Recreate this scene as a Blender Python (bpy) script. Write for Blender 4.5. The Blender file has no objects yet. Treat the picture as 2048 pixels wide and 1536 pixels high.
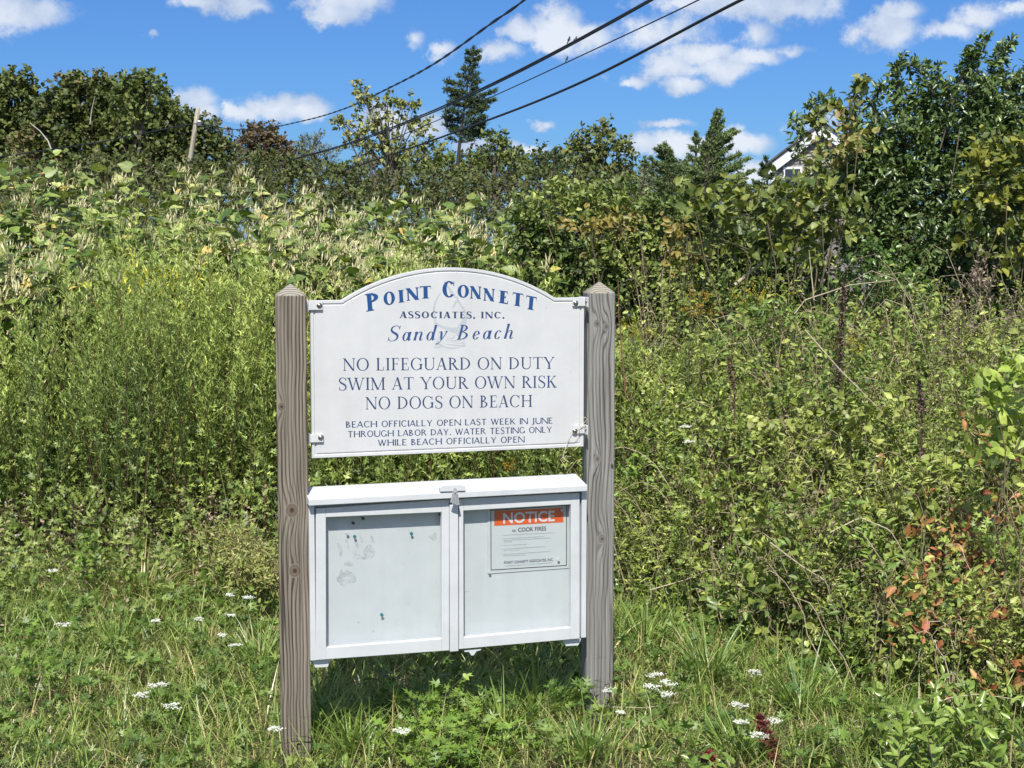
import bpy, bmesh, math, random
import numpy as np
from mathutils import Vector, Matrix

random.seed(11)
rng = np.random.default_rng(23)
C = bpy.context.scene
COL = C.collection

# ---------------------------------------------------------------- camera
FPX, PITCH, CAMZ = 3077.0, math.radians(5.05), 1.5
cd = bpy.data.cameras.new('camera'); cam = bpy.data.objects.new('camera', cd); COL.objects.link(cam)
cam.location = (0, 0, CAMZ); cam.rotation_euler = (math.radians(90) - PITCH, 0, 0)
cd.sensor_width = 36; cd.lens = 36 * FPX / 2048; cd.clip_start = .05; cd.clip_end = 3000
C.camera = cam

def ray(px, py):
    f, r = np.array([0, math.cos(PITCH), -math.sin(PITCH)]), np.array([1., 0, 0])
    u = np.array([0, math.sin(PITCH), math.cos(PITCH)])
    return f * FPX + r * (px - 1024) + u * (768 - py)
def at(px, py, Y):
    d = ray(px, py); return np.array([0, 0, CAMZ]) + d * (Y / d[1])
def zat(py, Y):
    return at(1024, py, Y)[2]
def Xat(px, Y, py=700):
    return at(px, py, Y)[0]

# ---------------------------------------------------------------- sun, sky, exposure
SUN = Vector((-.06, -.80, 1.0)).normalized()          # direction towards the sun
sl = bpy.data.lights.new('sun', 'SUN'); so = bpy.data.objects.new('sun', sl); COL.objects.link(so)
sl.energy = 4.9; sl.angle = math.radians(.53); sl.color = (1.0, .95, .87)
so.rotation_euler = SUN.to_track_quat('Z', 'Y').to_euler(); so.location = (0, -5, 12)
C.view_settings.view_transform = 'Standard'; C.view_settings.look = 'None'
C.view_settings.gamma = 1; C.view_settings.exposure = 0.25; C.view_settings.use_curve_mapping = False
C.cycles.max_bounces = 8; C.cycles.transparent_max_bounces = 12
C.cycles.sample_clamp_indirect = 6

world = bpy.data.worlds.new('World'); C.world = world; world.use_nodes = True
def world_sky():
    nt = world.node_tree; nt.nodes.clear(); N = nt.nodes.new; L = nt.links.new
    out = N('ShaderNodeOutputWorld'); bg = N('ShaderNodeBackground'); bg.inputs[1].default_value = .1
    L(bg.outputs[0], out.inputs[0])
    sky = N('ShaderNodeTexSky'); sky.sky_type = 'NISHITA'; sky.sun_disc = False
    sky.sun_elevation = math.asin(SUN.z); sky.sun_rotation = math.atan2(SUN.x, SUN.y)
    sky.altitude = 0; sky.air_density = 1.0; sky.dust_density = .3; sky.ozone_density = 3.0
    def M(op, a, b=None, c=None, clamp=False):
        n = N('ShaderNodeMath'); n.operation = op; n.use_clamp = clamp
        for i, v in enumerate((a, b, c)):
            if v is None: continue
            if isinstance(v, (int, float)): n.inputs[i].default_value = v
            else: L(v, n.inputs[i])
        return n.outputs[0]
    tint = N('ShaderNodeMix'); tint.data_type = 'RGBA'; tint.blend_type = 'MULTIPLY'; tint.inputs[0].default_value = 1
    L(sky.outputs[0], tint.inputs[6]); tint.inputs[7].default_value = SKYTINT
    gm = N('ShaderNodeGamma'); gm.inputs[1].default_value = 1.0; L(tint.outputs[2], gm.inputs[0])
    co = N('ShaderNodeTexCoord'); sp = N('ShaderNodeSeparateXYZ'); L(co.outputs['Generated'], sp.inputs[0])
    az = M('ARCTAN2', sp.outputs[0], sp.outputs[1]); el = M('ARCSINE', sp.outputs[2])
    cm = N('ShaderNodeCombineXYZ'); L(az, cm.inputs[0]); L(el, cm.inputs[1])
    P = cm.outputs[0]
    nz = N('ShaderNodeTexNoise'); nz.inputs['Scale'].default_value = 34; nz.inputs['Detail'].default_value = 9
    nz.inputs['Roughness'].default_value = .66; L(P, nz.inputs['Vector'])
    # warped position so that the outlines billow
    sub = N('ShaderNodeVectorMath'); sub.operation = 'SUBTRACT'; L(nz.outputs['Color'], sub.inputs[0]); sub.inputs[1].default_value = (.5, .5, .5)
    wp = N('ShaderNodeVectorMath'); wp.operation = 'MULTIPLY_ADD'; L(sub.outputs[0], wp.inputs[0]); wp.inputs[1].default_value = (.028, .02, 0); L(P, wp.inputs[2])
    W = wp.outputs[0]
    cur = None
    blobs = [(30,22,95,36,1),(-50,5,90,50,1),(410,4,60,13,.8),(470,10,60,24,1),(508,18,30,16,.8),(690,0,75,38,1),(675,32,55,22,1),
      (388,200,40,24,.9),(408,222,32,16,.8),(480,225,42,16,1),(550,212,80,26,1),(610,214,48,22,1),(1110,62,62,44,1),(1045,62,34,26,.9),(1180,72,40,28,.9),
      (995,104,46,20,.8),(830,78,18,16,.45),(885,96,26,18,.6),(1405,108,62,24,1),(1330,138,60,24,1),(1258,158,42,15,1),(1440,140,70,24,1),(1365,172,44,15,1),
      (1505,118,56,18,.9),(1580,106,44,10,.45),(1480,8,120,34,.85),(1590,12,90,28,.75),(1350,6,70,16,.7),(1300,70,60,30,.4),(1510,70,36,28,.6),
      (1770,55,58,38,1),(1792,18,46,20,1),(1885,58,66,18,.85),(1960,36,50,20,.7),(2040,18,60,16,.6),(1335,248,50,9,.75),(1365,290,110,24,1),(1285,292,50,22,1),
      (1475,284,58,20,1),(1510,345,70,26,.8),(1088,250,20,11,.75),(770,240,60,28,.9),(850,250,50,30,.9),(1050,298,44,12,.9),(955,290,46,12,.9),(303,65,9,7,.5),
      (1380,60,60,40,.35),(1640,240,50,14,.25)]
    for cx, cy, rx, ry, k in blobs:
        d = ray(cx, cy); d = d / np.linalg.norm(d)
        a0, e0 = math.atan2(d[0], d[1]), math.asin(d[2]); sx, sy = FPX / rx / 1.3, FPX / ry / 1.3
        v = N('ShaderNodeVectorMath'); v.operation = 'MULTIPLY_ADD'; L(W, v.inputs[0])
        v.inputs[1].default_value = (sx, sy, 0); v.inputs[2].default_value = (-a0 * sx, -e0 * sy, 0)
        ln = N('ShaderNodeVectorMath'); ln.operation = 'LENGTH'; L(v.outputs[0], ln.inputs[0])
        s = M('MULTIPLY_ADD', ln.outputs['Value'], -k, k)
        cur = s if cur is None else M('SMOOTH_MAX', cur, s, .12)
    # unseen rest of the sky: fair-weather clouds carried on, cover raised for ambient light
    n2 = N('ShaderNodeTexNoise'); n2.inputs['Scale'].default_value = 2.6; n2.inputs['Detail'].default_value = 5
    mp = N('ShaderNodeMapping'); mp.inputs['Scale'].default_value = (1, 1, 2.2); mp.inputs['Location'].default_value = (3.1, 1.7, .4)
    L(co.outputs['Generated'], mp.inputs[0]); L(mp.outputs[0], n2.inputs[0])
    gen = M('MULTIPLY_ADD', n2.outputs[0], 4.0, -1.85)
    away = M('SUBTRACT', .93, sp.outputs[1], clamp=True)
    awm = M('MULTIPLY', M('MULTIPLY', away, 12, clamp=True), 1.0)
    gen2 = M('ADD', gen, M('MULTIPLY_ADD', awm, 2.0, -2.0))
    gen2 = M('MINIMUM', gen2, .8)
    cur = M('MAXIMUM', cur, gen2)
    dens = M('ADD', cur, M('MULTIPLY_ADD', nz.outputs[0], 1.9, -.86))
    mr = N('ShaderNodeMapRange'); mr.interpolation_type = 'SMOOTHSTEP'; L(dens, mr.inputs[0])
    mr.inputs[1].default_value = .0; mr.inputs[2].default_value = .62; mr.inputs[3].default_value = 0; mr.inputs[4].default_value = .93
    # cloud brightness: lit tops, grey bellies, from noise sampled a little higher up
    n3 = N('ShaderNodeTexNoise'); n3.inputs['Scale'].default_value = 26; n3.inputs['Detail'].default_value = 7
    of = N('ShaderNodeVectorMath'); of.operation = 'ADD'; L(P, of.inputs[0]); of.inputs[1].default_value = (.01, .012, .3); L(of.outputs[0], n3.inputs[0])
    br = M('ADD', M('MULTIPLY', dens, .45), M('MULTIPLY_ADD', n3.outputs[0], 2.2, -.85))
    cr = N('ShaderNodeValToRGB'); L(br, cr.inputs[0]); e = cr.color_ramp.elements
    e[0].position = 0; e[0].color = (3.6, 4.5, 6.2, 1); e[1].position = .75; e[1].color = (7.0, 7.4, 8.1, 1)
    x = cr.color_ramp.elements.new(.35); x.color = (5.0, 5.8, 7.2, 1)
    mx = N('ShaderNodeMix'); mx.data_type = 'RGBA'; L(mr.outputs[0], mx.inputs[0]); L(gm.outputs[0], mx.inputs[6]); L(cr.outputs[0], mx.inputs[7])
    L(mx.outputs[2], bg.inputs[0])
SKYTINT = (.305, .545, .93, 1)
world_sky()
world.cycles.sampling_method = 'MANUAL'; world.cycles.sample_map_resolution = 512

# ---------------------------------------------------------------- helpers
def tag(o, label=None, cat=None, group=None, kind=None):
    for k, v in (('label', label), ('category', cat), ('group', group), ('kind', kind)):
        if v: o[k] = v
    return o
def link(o, parent=None):
    COL.objects.link(o)
    if parent is not None: o.parent = parent
    return o
def empty(name, loc=(0, 0, 0), rz=0, parent=None):
    o = bpy.data.objects.new(name, None); link(o, parent); o.location = loc; o.rotation_euler = (0, 0, rz); o.empty_display_size = .1
    return o

class Acc:
    """collects vertices, triangles and a colour per vertex"""
    def __init__(s): s.v, s.f, s.c, s.n = [], [], [], 0
    def put(s, V, F, Cc):
        V = np.asarray(V, float).reshape(-1, 3); s.v.append(V); s.f.append(np.asarray(F).reshape(-1, 3) + s.n); s.c.append(np.asarray(Cc).reshape(-1, 3)); s.n += len(V)
    def build(s, name, mat, parent=None, loc=(0, 0, 0), smooth=False):
        V = np.concatenate(s.v) - np.array(loc, float); F = np.concatenate(s.f).astype(np.int32); K = np.concatenate(s.c)
        me = bpy.data.meshes.new(name); me.vertices.add(len(V)); me.vertices.foreach_set('co', V.astype(np.float32).ravel())
        me.loops.add(len(F) * 3); me.loops.foreach_set('vertex_index', F.ravel())
        me.polygons.add(len(F)); me.polygons.foreach_set('loop_start', np.arange(0, len(F) * 3, 3, dtype=np.int32))
        if smooth: me.polygons.foreach_set('use_smooth', np.ones(len(F), bool))
        me.update(calc_edges=True)
        at_ = me.color_attributes.new('tone', 'FLOAT_COLOR', 'POINT')
        at_.data.foreach_set('color', np.concatenate([K, np.ones((len(K), 1))], 1).astype(np.float32).ravel())
        me.materials.append(mat)
        o = bpy.data.objects.new(name, me); link(o, parent); o.location = loc
        return o
    @property
    def tris(s): return sum(len(f) for f in s.f)

def nrm(a): return a / np.maximum(np.linalg.norm(a, axis=-1, keepdims=True), 1e-9)
def randdir(n, up=0.0):
    a = rng.normal(size=(n, 3)); a[:, 2] += up; return nrm(a)
SH = {  # leaf outlines: along, across, lift ; triangles
 'dia': (np.array([[0,0,0],[.42,.5,.05],[1,0,-.06],[.42,-.5,.05]]), [[0,3,2],[0,2,1]]),
 'sliver': (np.array([[0,0,0],[.4,.62,.03],[1,-.12,-.05]]), [[0,2,1]]),
 'tri': (np.array([[0,.18,0],[0,-.18,0],[1,0,0]]), [[0,1,2]]),
 'fold': (np.array([[0,0,0],[.3,.46,.1],[.34,0,0],[.3,-.46,.1],[.72,.33,.06],[.72,-.33,.06],[1,0,-.1]]), [[0,2,1],[0,3,2],[1,2,4],[2,3,5],[2,6,4],[2,5,6]]),
 'ovate': (np.array([[.04,0,0],[-.04,.28,.05],[.16,.48,.08],[.5,.42,.07],[.8,.18,0],[1,0,-.1],[.8,-.18,0],[.5,-.42,.07],[.16,-.48,.08],[-.04,-.28,.05],[.5,0,-.02]]),
           [[0,10,1],[1,10,2],[2,10,3],[3,10,4],[4,10,5],[5,10,6],[6,10,7],[7,10,8],[8,10,9],[9,10,0]]),
 'cut': (np.array([[0,0,0],[.3,.05,0],[.3,-.05,0],[.38,.5,.06],[.5,.08,0],[.38,-.5,.06],[.5,-.08,0],[.8,.42,.02],[.8,-.42,.02],[.66,.09,0],[.66,-.09,0],[1,0,-.05],[.22,.14,0],[.22,-.14,0]]),
         [[0,2,1],[1,2,6],[1,6,4],[12,4,3],[13,5,6],[4,6,10],[4,10,9],[4,9,7],[6,8,10],[9,10,11],[1,4,12],[2,13,6]]),
}
def leaves(acc, P, D, Nn, L, W, shape, col):
    """P,D,Nn (n,3); L,W scalars or (n,); col (n,3)"""
    T, F = SH[shape]; n = len(P); D = nrm(D)
    S = nrm(np.cross(D, Nn)); Nn = np.cross(S, D)
    L = np.broadcast_to(L, (n,)); W = np.broadcast_to(W, (n,))
    V = (P[:, None] + T[None, :, 0:1] * (D * L[:, None])[:, None] + T[None, :, 1:2] * (S * W[:, None])[:, None] + T[None, :, 2:3] * (Nn * L[:, None])[:, None])
    k = len(T); Fa = (np.array(F)[None] + (np.arange(n) * k)[:, None, None])
    acc.put(V, Fa, np.repeat(col, k, axis=0))
def tubes(acc, LN, R, col, sides=3):
    """LN (n,k,3) polylines, R (n,k) radii, col (n,3)"""
    n, k, _ = LN.shape; R = np.broadcast_to(R, (n, k))
    T = nrm(np.gradient(LN, axis=1)); ref = np.where(np.abs(T[..., 2:3]) > .9, np.array([1., 0, 0]), np.array([0, 0, 1.]))
    A = nrm(np.cross(T, ref)); B = np.cross(T, A)
    an = np.arange(sides) * 2 * math.pi / sides
    V = LN[:, :, None] + R[:, :, None, None] * (A[:, :, None] * np.cos(an)[None, None, :, None] + B[:, :, None] * np.sin(an)[None, None, :, None])
    i, j = np.meshgrid(np.arange(k - 1), np.arange(sides), indexing='ij'); a = (i * sides + j).ravel(); b = (i * sides + (j + 1) % sides).ravel()
    F = np.concatenate([np.stack([a, b, b + sides], 1), np.stack([a, b + sides, a + sides], 1)])
    Fa = F[None] + (np.arange(n) * k * sides)[:, None, None]
    acc.put(V, Fa, np.repeat(np.broadcast_to(col, (n, 3)), k * sides, axis=0))
def blades(acc, P, H, dirh, L, W, bend, col, k=4):
    """grass blades: base P, start up, bend over towards horizontal direction dirh"""
    n = len(P); s = np.linspace(0, 1, k)
    L = np.broadcast_to(L, (n,)); bend = np.broadcast_to(bend, (n,)); W = np.broadcast_to(W, (n,))
    th = H[:, None] + bend[:, None] * s[None] * 1.0           # angle from vertical along the blade
    dx = np.sin(th); dz = np.cos(th); cx = np.cumsum(dx, 1) - dx[:, :1]; cz = np.cumsum(dz, 1) - dz[:, :1]
    ctr = P[:, None] + (dirh[:, None] * cx[..., None] + np.array([0, 0, 1.]) * cz[..., None]) * (L / (k - 1))[:, None, None]
    tw = rng.uniform(-.9, .9, n); sd = nrm(np.cross(dirh, np.array([0, 0, 1.]))); sd = sd * np.cos(tw)[:, None] + dirh * np.sin(tw)[:, None]
    w = W[:, None] * np.array([.7, 1, .75, .3, .1][:k - 1] + [.04])[None] * .5
    Vv = np.stack([ctr - sd[:, None] * w[..., None], ctr + sd[:, None] * w[..., None]], 2).reshape(n, -1, 3)
    F = []
    for q in range(k - 1): F += [[2*q, 2*q+1, 2*q+3], [2*q, 2*q+3, 2*q+2]]
    Fa = np.array(F)[None] + (np.arange(n) * 2 * k)[:, None, None]
    acc.put(Vv, Fa, np.repeat(col, 2 * k, axis=0))
def pal(cols, t):
    """cols list of rgb, t in 0..1 -> interpolated"""
    cols = np.array(cols, float); t = np.clip(t, 0, .9999) * (len(cols) - 1); i = t.astype(int); f = (t - i)[:, None]
    return cols[i] * (1 - f) + cols[i + 1] * f
def tonej(c, s=.16):
    return np.clip(c * (1 + rng.normal(0, s, (len(c), 1))), .004, .8)
def sprigs(acc, P, Dr, q, tl, L, W, shape, cols, spread=.9, upn=.8, tw=.0012, twc=(.10, .07, .045), jit=.28, bias=None, twig=True, facing=.5):
    """twigs at P along Dr carrying q leaves each"""
    n = len(P); tlv = tl * rng.uniform(.6, 1.3, n)
    s = (np.arange(q) + rng.uniform(.2, 1, (n, q))) / q
    B = P[:, None] + Dr[:, None] * (tlv[:, None] * s)[..., None]
    side = rng.normal(size=(n, q, 3)); side -= (side * Dr[:, None]).sum(-1, keepdims=True) * Dr[:, None]; side = nrm(side)
    D = nrm(Dr[:, None] * rng.uniform(.2, .9, (n, q, 1)) + side * spread)
    Nn = rng.normal(size=(n, q, 3)) * .6 + np.array([0, -facing, upn])
    t0 = rng.uniform(0, 1, (n, 1)) * .55 + rng.uniform(0, 1, (n, q)) * .45
    if bias is not None: t0 = t0 + bias[:, None]
    cl = tonej(pal(cols, t0.ravel()), .14)
    m = n * q; Lv = L * rng.uniform(1 - jit, 1 + jit, m)
    leaves(acc, B.reshape(m, 3), D.reshape(m, 3), Nn.reshape(m, 3), Lv, Lv * (W / L) * rng.uniform(.85, 1.15, m), shape, cl)
    if twig:
        LN = np.stack([P - Dr * tlv[:, None] * .5, P + Dr * tlv[:, None] * .9], 1)
        tubes(acc, LN, np.array([[tw * 1.4, tw * .5]]), np.tile(np.array(twc), (n, 1)), 3)

# ---------------------------------------------------------------- materials
def newmat(name):
    m = bpy.data.materials.new(name); m.use_nodes = True; m.node_tree.nodes.clear(); return m, m.node_tree
def foliage(name, rough=.5, spec=.35, trans=.3, gain=1.5, fine=60):
    m, nt = newmat(name); N = nt.nodes.new; L = nt.links.new
    out = N('ShaderNodeOutputMaterial'); a = N('ShaderNodeAttribute'); a.attribute_name = 'tone'
    nz = N('ShaderNodeTexNoise'); nz.inputs['Scale'].default_value = fine; nz.inputs['Detail'].default_value = 3
    tc = N('ShaderNodeTexCoord'); L(tc.outputs['Object'], nz.inputs[0])
    mr = N('ShaderNodeMapRange'); L(nz.outputs[0], mr.inputs[0]); mr.inputs[1].default_value = .3; mr.inputs[2].default_value = .7; mr.inputs[3].default_value = .72 * gain; mr.inputs[4].default_value = 1.28 * gain
    mul = N('ShaderNodeVectorMath'); mul.operation = 'SCALE'; L(a.outputs['Color'], mul.inputs[0]); L(mr.outputs[0], mul.inputs['Scale'])
    b = N('ShaderNodeBsdfPrincipled'); L(mul.outputs[0], b.inputs['Base Color']); b.inputs['Roughness'].default_value = rough; b.inputs['Specular IOR Level'].default_value = spec
    t = N('ShaderNodeBsdfTranslucent'); tm = N('ShaderNodeVectorMath'); tm.operation = 'MULTIPLY'; L(mul.outputs[0], tm.inputs[0]); tm.inputs[1].default_value = (1.2, 1.25, .55); L(tm.outputs[0], t.inputs[0])
    mx = N('ShaderNodeMixShader'); mx.inputs[0].default_value = trans; L(b.outputs[0], mx.inputs[1]); L(t.outputs[0], mx.inputs[2]); L(mx.outputs[0], out.inputs[0])
    return m
M_LEAF = foliage('leaf_matte', .45, .45, .2, 1.6)
M_GLOSS = foliage('leaf_waxy', .34, .6, .18, 1.6)
M_GRASS = foliage('grass_blade', .36, .5, .22, 1.65)
M_STEM = foliage('stem_bark', .8, .2, 0.0, 1.15)
M_PETAL = foliage('petal', .7, .2, .25, 1.0)
M_FAR = foliage('leaf_far', .5, .35, .18, 1.5)

def plain(name, col, rough=.5, metal=0, bump=0, bscale=200, var=.06, vscale=12, spec=.5):
    m, nt = newmat(name); N = nt.nodes.new; L = nt.links.new
    out = N('ShaderNodeOutputMaterial'); b = N('ShaderNodeBsdfPrincipled'); L(b.outputs[0], out.inputs[0])
    tc = N('ShaderNodeTexCoord'); nz = N('ShaderNodeTexNoise'); nz.inputs['Scale'].default_value = vscale; nz.inputs['Detail'].default_value = 6; L(tc.outputs['Object'], nz.inputs[0])
    cr = N('ShaderNodeValToRGB'); L(nz.outputs[0], cr.inputs[0]); e = cr.color_ramp.elements
    e[0].position = .3; e[0].color = (*[c * (1 - var) for c in col], 1); e[1].position = .65; e[1].color = (*[min(1, c * (1 + var * .5)) for c in col], 1)
    L(cr.outputs[0], b.inputs['Base Color']); b.inputs['Roughness'].default_value = rough; b.inputs['Metallic'].default_value = metal; b.inputs['Specular IOR Level'].default_value = spec
    if bump:
        n2 = N('ShaderNodeTexNoise'); n2.inputs['Scale'].default_value = bscale; n2.inputs['Detail'].default_value = 3; L(tc.outputs['Object'], n2.inputs[0])
        bp = N('ShaderNodeBump'); bp.inputs['Strength'].default_value = bump; bp.inputs['Distance'].default_value = .001; L(n2.outputs[0], bp.inputs['Height']); L(bp.outputs[0], b.inputs['Normal'])
    return m

# ================================================================ ground
def ground():
    # one sheet: fine mesh near the camera, reaching the horizon
    xs = np.concatenate([[-900, -300, -100, -40, -15], np.linspace(-8, 8, 81), [15, 40, 100, 300, 900]])
    ys = np.concatenate([[-300, -100, -30, -10, 0], np.linspace(2, 14, 61), [20, 40, 100, 300, 1500]])
    X, Y = np.meshgrid(xs, ys); Z = ghz(X, Y)
    V = np.stack([X, Y, Z], -1).reshape(-1, 3); nx, ny = len(xs), len(ys)
    i, j = np.meshgrid(np.arange(ny - 1), np.arange(nx - 1), indexing='ij'); a = (i * nx + j).ravel()
    F = np.concatenate([np.stack([a, a + 1, a + nx + 1], 1), np.stack([a, a + nx + 1, a + nx], 1)])
    m, nt = newmat('soil'); N = nt.nodes.new; L = nt.links.new
    out = N('ShaderNodeOutputMaterial'); b = N('ShaderNodeBsdfPrincipled'); L(b.outputs[0], out.inputs[0]); b.inputs['Roughness'].default_value = .95
    tc = N('ShaderNodeTexCoord'); nz = N('ShaderNodeTexNoise'); nz.inputs['Scale'].default_value = 5; nz.inputs['Detail'].default_value = 9; L(tc.outputs['Object'], nz.inputs[0])
    cr = N('ShaderNodeValToRGB'); L(nz.outputs[0], cr.inputs[0]); e = cr.color_ramp.elements
    e[0].position = .3; e[0].color = (.035, .045, .018, 1); e[1].position = .7; e[1].color = (.16, .12, .065, 1)
    x = e.new(.5); x.color = (.07, .075, .03, 1); L(cr.outputs[0], b.inputs['Base Color'])
    bp = N('ShaderNodeBump'); bp.inputs['Distance'].default_value = .02; L(nz.outputs[0], bp.inputs['Height']); L(bp.outputs[0], b.inputs['Normal'])
    ac = Acc(); ac.put(V, F, np.full((len(V), 3), .1)); o = ac.build('ground', m, smooth=True); tag(o, kind='structure')
def ghz(X, Y):
    return .02 * np.sin(X * 1.7 + .5) * np.cos(Y * 1.3) + .012 * np.sin(X * 4.1 + Y * 3.3) - .012
ground()

# ================================================================ the notice board
TH = math.radians(18.3); U = np.array([math.cos(TH), math.sin(TH), 0]); NF = np.array([math.sin(TH), -math.cos(TH), 0])
OB = np.array([(620 - 1024) / FPX * 4.5, 4.5, 0.0])                # left edge of the sign, on the ground
def lp(px, py, dl=0.0):
    """pixel -> (u, z) on the sign plane moved dl towards the viewer"""
    d = ray(px, py); c = np.array([0, 0, CAMZ]); t = ((OB + NF * dl - c) @ NF) / (d @ NF); P = c + d * t
    return ((P - OB) @ U, P[2])
UC = .43
board = empty('beach_notice_board', OB + U * UC, TH)
tag(board, 'white Sandy Beach rules sign and white notice case between two weathered wooden posts', 'notice board')
def loc2(u): return u - UC

def prism(bm, pts, y0, y1):
    """pts [(u,z)] counter clockwise seen from the front; front at y0 (smaller), back at y1"""
    f = [bm.verts.new((loc2(u), y0, z)) for u, z in pts]; b = [bm.verts.new((loc2(u), y1, z)) for u, z in pts]
    bm.faces.new(f); bm.faces.new(b[::-1]); n = len(pts)
    for i in range(n): bm.faces.new((f[i], b[i], b[(i + 1) % n], f[(i + 1) % n]))
def fin(bm, name, mat, parent, bevel=0.0, smooth=False, seg=2):
    bmesh.ops.recalc_face_normals(bm, faces=bm.faces)
    me = bpy.data.meshes.new(name); bm.to_mesh(me); bm.free(); me.materials.append(mat)
    o = bpy.data.objects.new(name, me); link(o, parent)
    if bevel:
        md = o.modifiers.new('bevel', 'BEVEL'); md.width = bevel; md.segments = seg; md.limit_method = 'ANGLE'; md.angle_limit = math.radians(40)
    if smooth:
        for p in me.polygons: p.use_smooth = True
    return o

# ---- weathered wood
def wood(name, base, dark, warm, xc, knots, F, B, lines, seed):
    m, nt = newmat(name); N = nt.nodes.new; L = nt.links.new
    def M(op, a, b=None, c=None, clamp=False):
        n = N('ShaderNodeMath'); n.operation = op; n.use_clamp = clamp
        for i, v in enumerate((a, b, c)):
            if v is None: continue
            if isinstance(v, (int, float)): n.inputs[i].default_value = v
            else: L(v, n.inputs[i])
        return n.outputs[0]
    def noise(sx, sy, sz, det=4, off=0):
        mp = N('ShaderNodeMapping'); mp.inputs['Scale'].default_value = (sx, sy, sz); mp.inputs['Location'].default_value = (off + seed, off * 2, seed * 3 + off); L(tc.outputs['Object'], mp.inputs[0])
        n = N('ShaderNodeTexNoise'); n.inputs['Scale'].default_value = 1; n.inputs['Detail'].default_value = det; L(mp.outputs[0], n.inputs[0]); return n.outputs[0]
    out = N('ShaderNodeOutputMaterial'); b = N('ShaderNodeBsdfPrincipled'); L(b.outputs[0], out.inputs[0])
    tc = N('ShaderNodeTexCoord'); sp = N('ShaderNodeSeparateXYZ'); L(tc.outputs['Object'], sp.inputs[0])
    x = M('ADD', sp.outputs[0], M('MULTIPLY', sp.outputs[1], .8)); z = sp.outputs[2]
    x = M('ADD', x, M('MULTIPLY_ADD', noise(0, 0, 3, 2), .03, -.015))
    dx = M('SUBTRACT', x, xc)
    g = M('MULTIPLY', M('SQRT', M('ADD', M('MULTIPLY', dx, dx), .00006)), F)
    g = M('ADD', g, M('MULTIPLY', noise(3, 3, 1.6, 2, 5), B)); g = M('ADD', g, M('MULTIPLY', noise(26, 26, .9, 3, 9), 1.7))
    km = None; kd = None
    for xk, zk, r in knots:
        ddx = M('DIVIDE', M('SUBTRACT', sp.outputs[0], xk), r); ddz = M('DIVIDE', M('SUBTRACT', z, zk), r * 1.15)
        d2 = M('ADD', M('MULTIPLY', ddx, ddx), M('MULTIPLY', ddz, ddz)); dd = M('SQRT', d2)
        # the rings stretch round the knot
        g = M('ADD', g, M('MULTIPLY', M('EXPONENT', M('MULTIPLY', M('ADD', M('MULTIPLY', ddx, ddx), M('MULTIPLY', M('MULTIPLY', ddz, ddz), .12)), -.5)), 1.6))
        kk = M('SUBTRACT', 1.25, dd, clamp=True); km = kk if km is None else M('MAXIMUM', km, kk); kd = dd if kd is None else M('MINIMUM', kd, dd)
    w = M('MULTIPLY_ADD', M('SINE', M('MULTIPLY', g, 6.283)), .5, .5)
    cr = N('ShaderNodeValToRGB'); L(w, cr.inputs[0]); e = cr.color_ramp.elements
    e[0].position = 0; e[0].color = (*dark, 1); e[1].position = .85; e[1].color = (*base, 1)
    q = e.new(lines * .5); q.color = (*dark, 1); q = e.new(lines * .5 + .16); q.color = (*[(a + c) / 2 for a, c in zip(base, warm)], 1)
    fine = noise(300, 300, 4, 6, 2); big = noise(14, 14, 2.2, 4, 12)
    def mix(fac, A, Bc, mode='MIX'):
        n = N('ShaderNodeMix'); n.data_type = 'RGBA'; n.blend_type = mode
        if isinstance(fac, float): n.inputs[0].default_value = fac
        else: L(fac, n.inputs[0])
        for i, v in ((6, A), (7, Bc)):
            if isinstance(v, tuple): n.inputs[i].default_value = v
            else: L(v, n.inputs[i])
        return n.outputs[2]
    c = mix(M('MULTIPLY_ADD', big, 1.6, -.5, clamp=True), cr.outputs[0], (*base, 1))
    fr = N('ShaderNodeMapRange'); L(fine, fr.inputs[0]); fr.inputs[1].default_value = .3; fr.inputs[2].default_value = .7; fr.inputs[3].default_value = .55; fr.inputs[4].default_value = 1.3
    cc = N('ShaderNodeCombineXYZ'); [L(fr.outputs[0], cc.inputs[i]) for i in range(3)]
    c = mix(1.0, c, cc.outputs[0], 'MULTIPLY')
    h = w
    if knots:
        ring = M('MULTIPLY_ADD', M('SINE', M('MULTIPLY', kd, 9)), .5, .5)
        kr = N('ShaderNodeValToRGB'); L(kd, kr.inputs[0]); ke = kr.color_ramp.elements
        ke[0].position = .05; ke[0].color = (*[d * .8 for d in dark], 1); ke[1].position = .95; ke[1].color = (*[v * 1.05 for v in base], 1); k3 = ke.new(.5); k3.color = (*warm, 1)
        kc = mix(M('MULTIPLY', ring, .55), kr.outputs[0], (*[d * .9 for d in dark], 1))
        c = mix(M('MULTIPLY', km, 5, clamp=True), c, kc)
    ck = N('ShaderNodeMapRange'); L(noise(150, 150, 1.1, 2, 20), ck.inputs[0]); ck.inputs[1].default_value = .30; ck.inputs[2].default_value = .345; ck.inputs[3].default_value = .85; ck.inputs[4].default_value = 0
    c = mix(ck.outputs[0], c, (.03, .024, .018, 1))   # drying cracks
    L(c, b.inputs['Base Color']); b.inputs['Roughness'].default_value = .85; b.inputs['Specular IOR Level'].default_value = .25
    bp = N('ShaderNodeBump'); bp.inputs['Distance'].default_value = .0016; bp.inputs['Strength'].default_value = .8
    L(M('ADD', M('MULTIPLY', w, .5), M('MULTIPLY', fine, 1.0)), bp.inputs['Height']); L(bp.outputs[0], b.inputs['Normal'])
    return m
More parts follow.
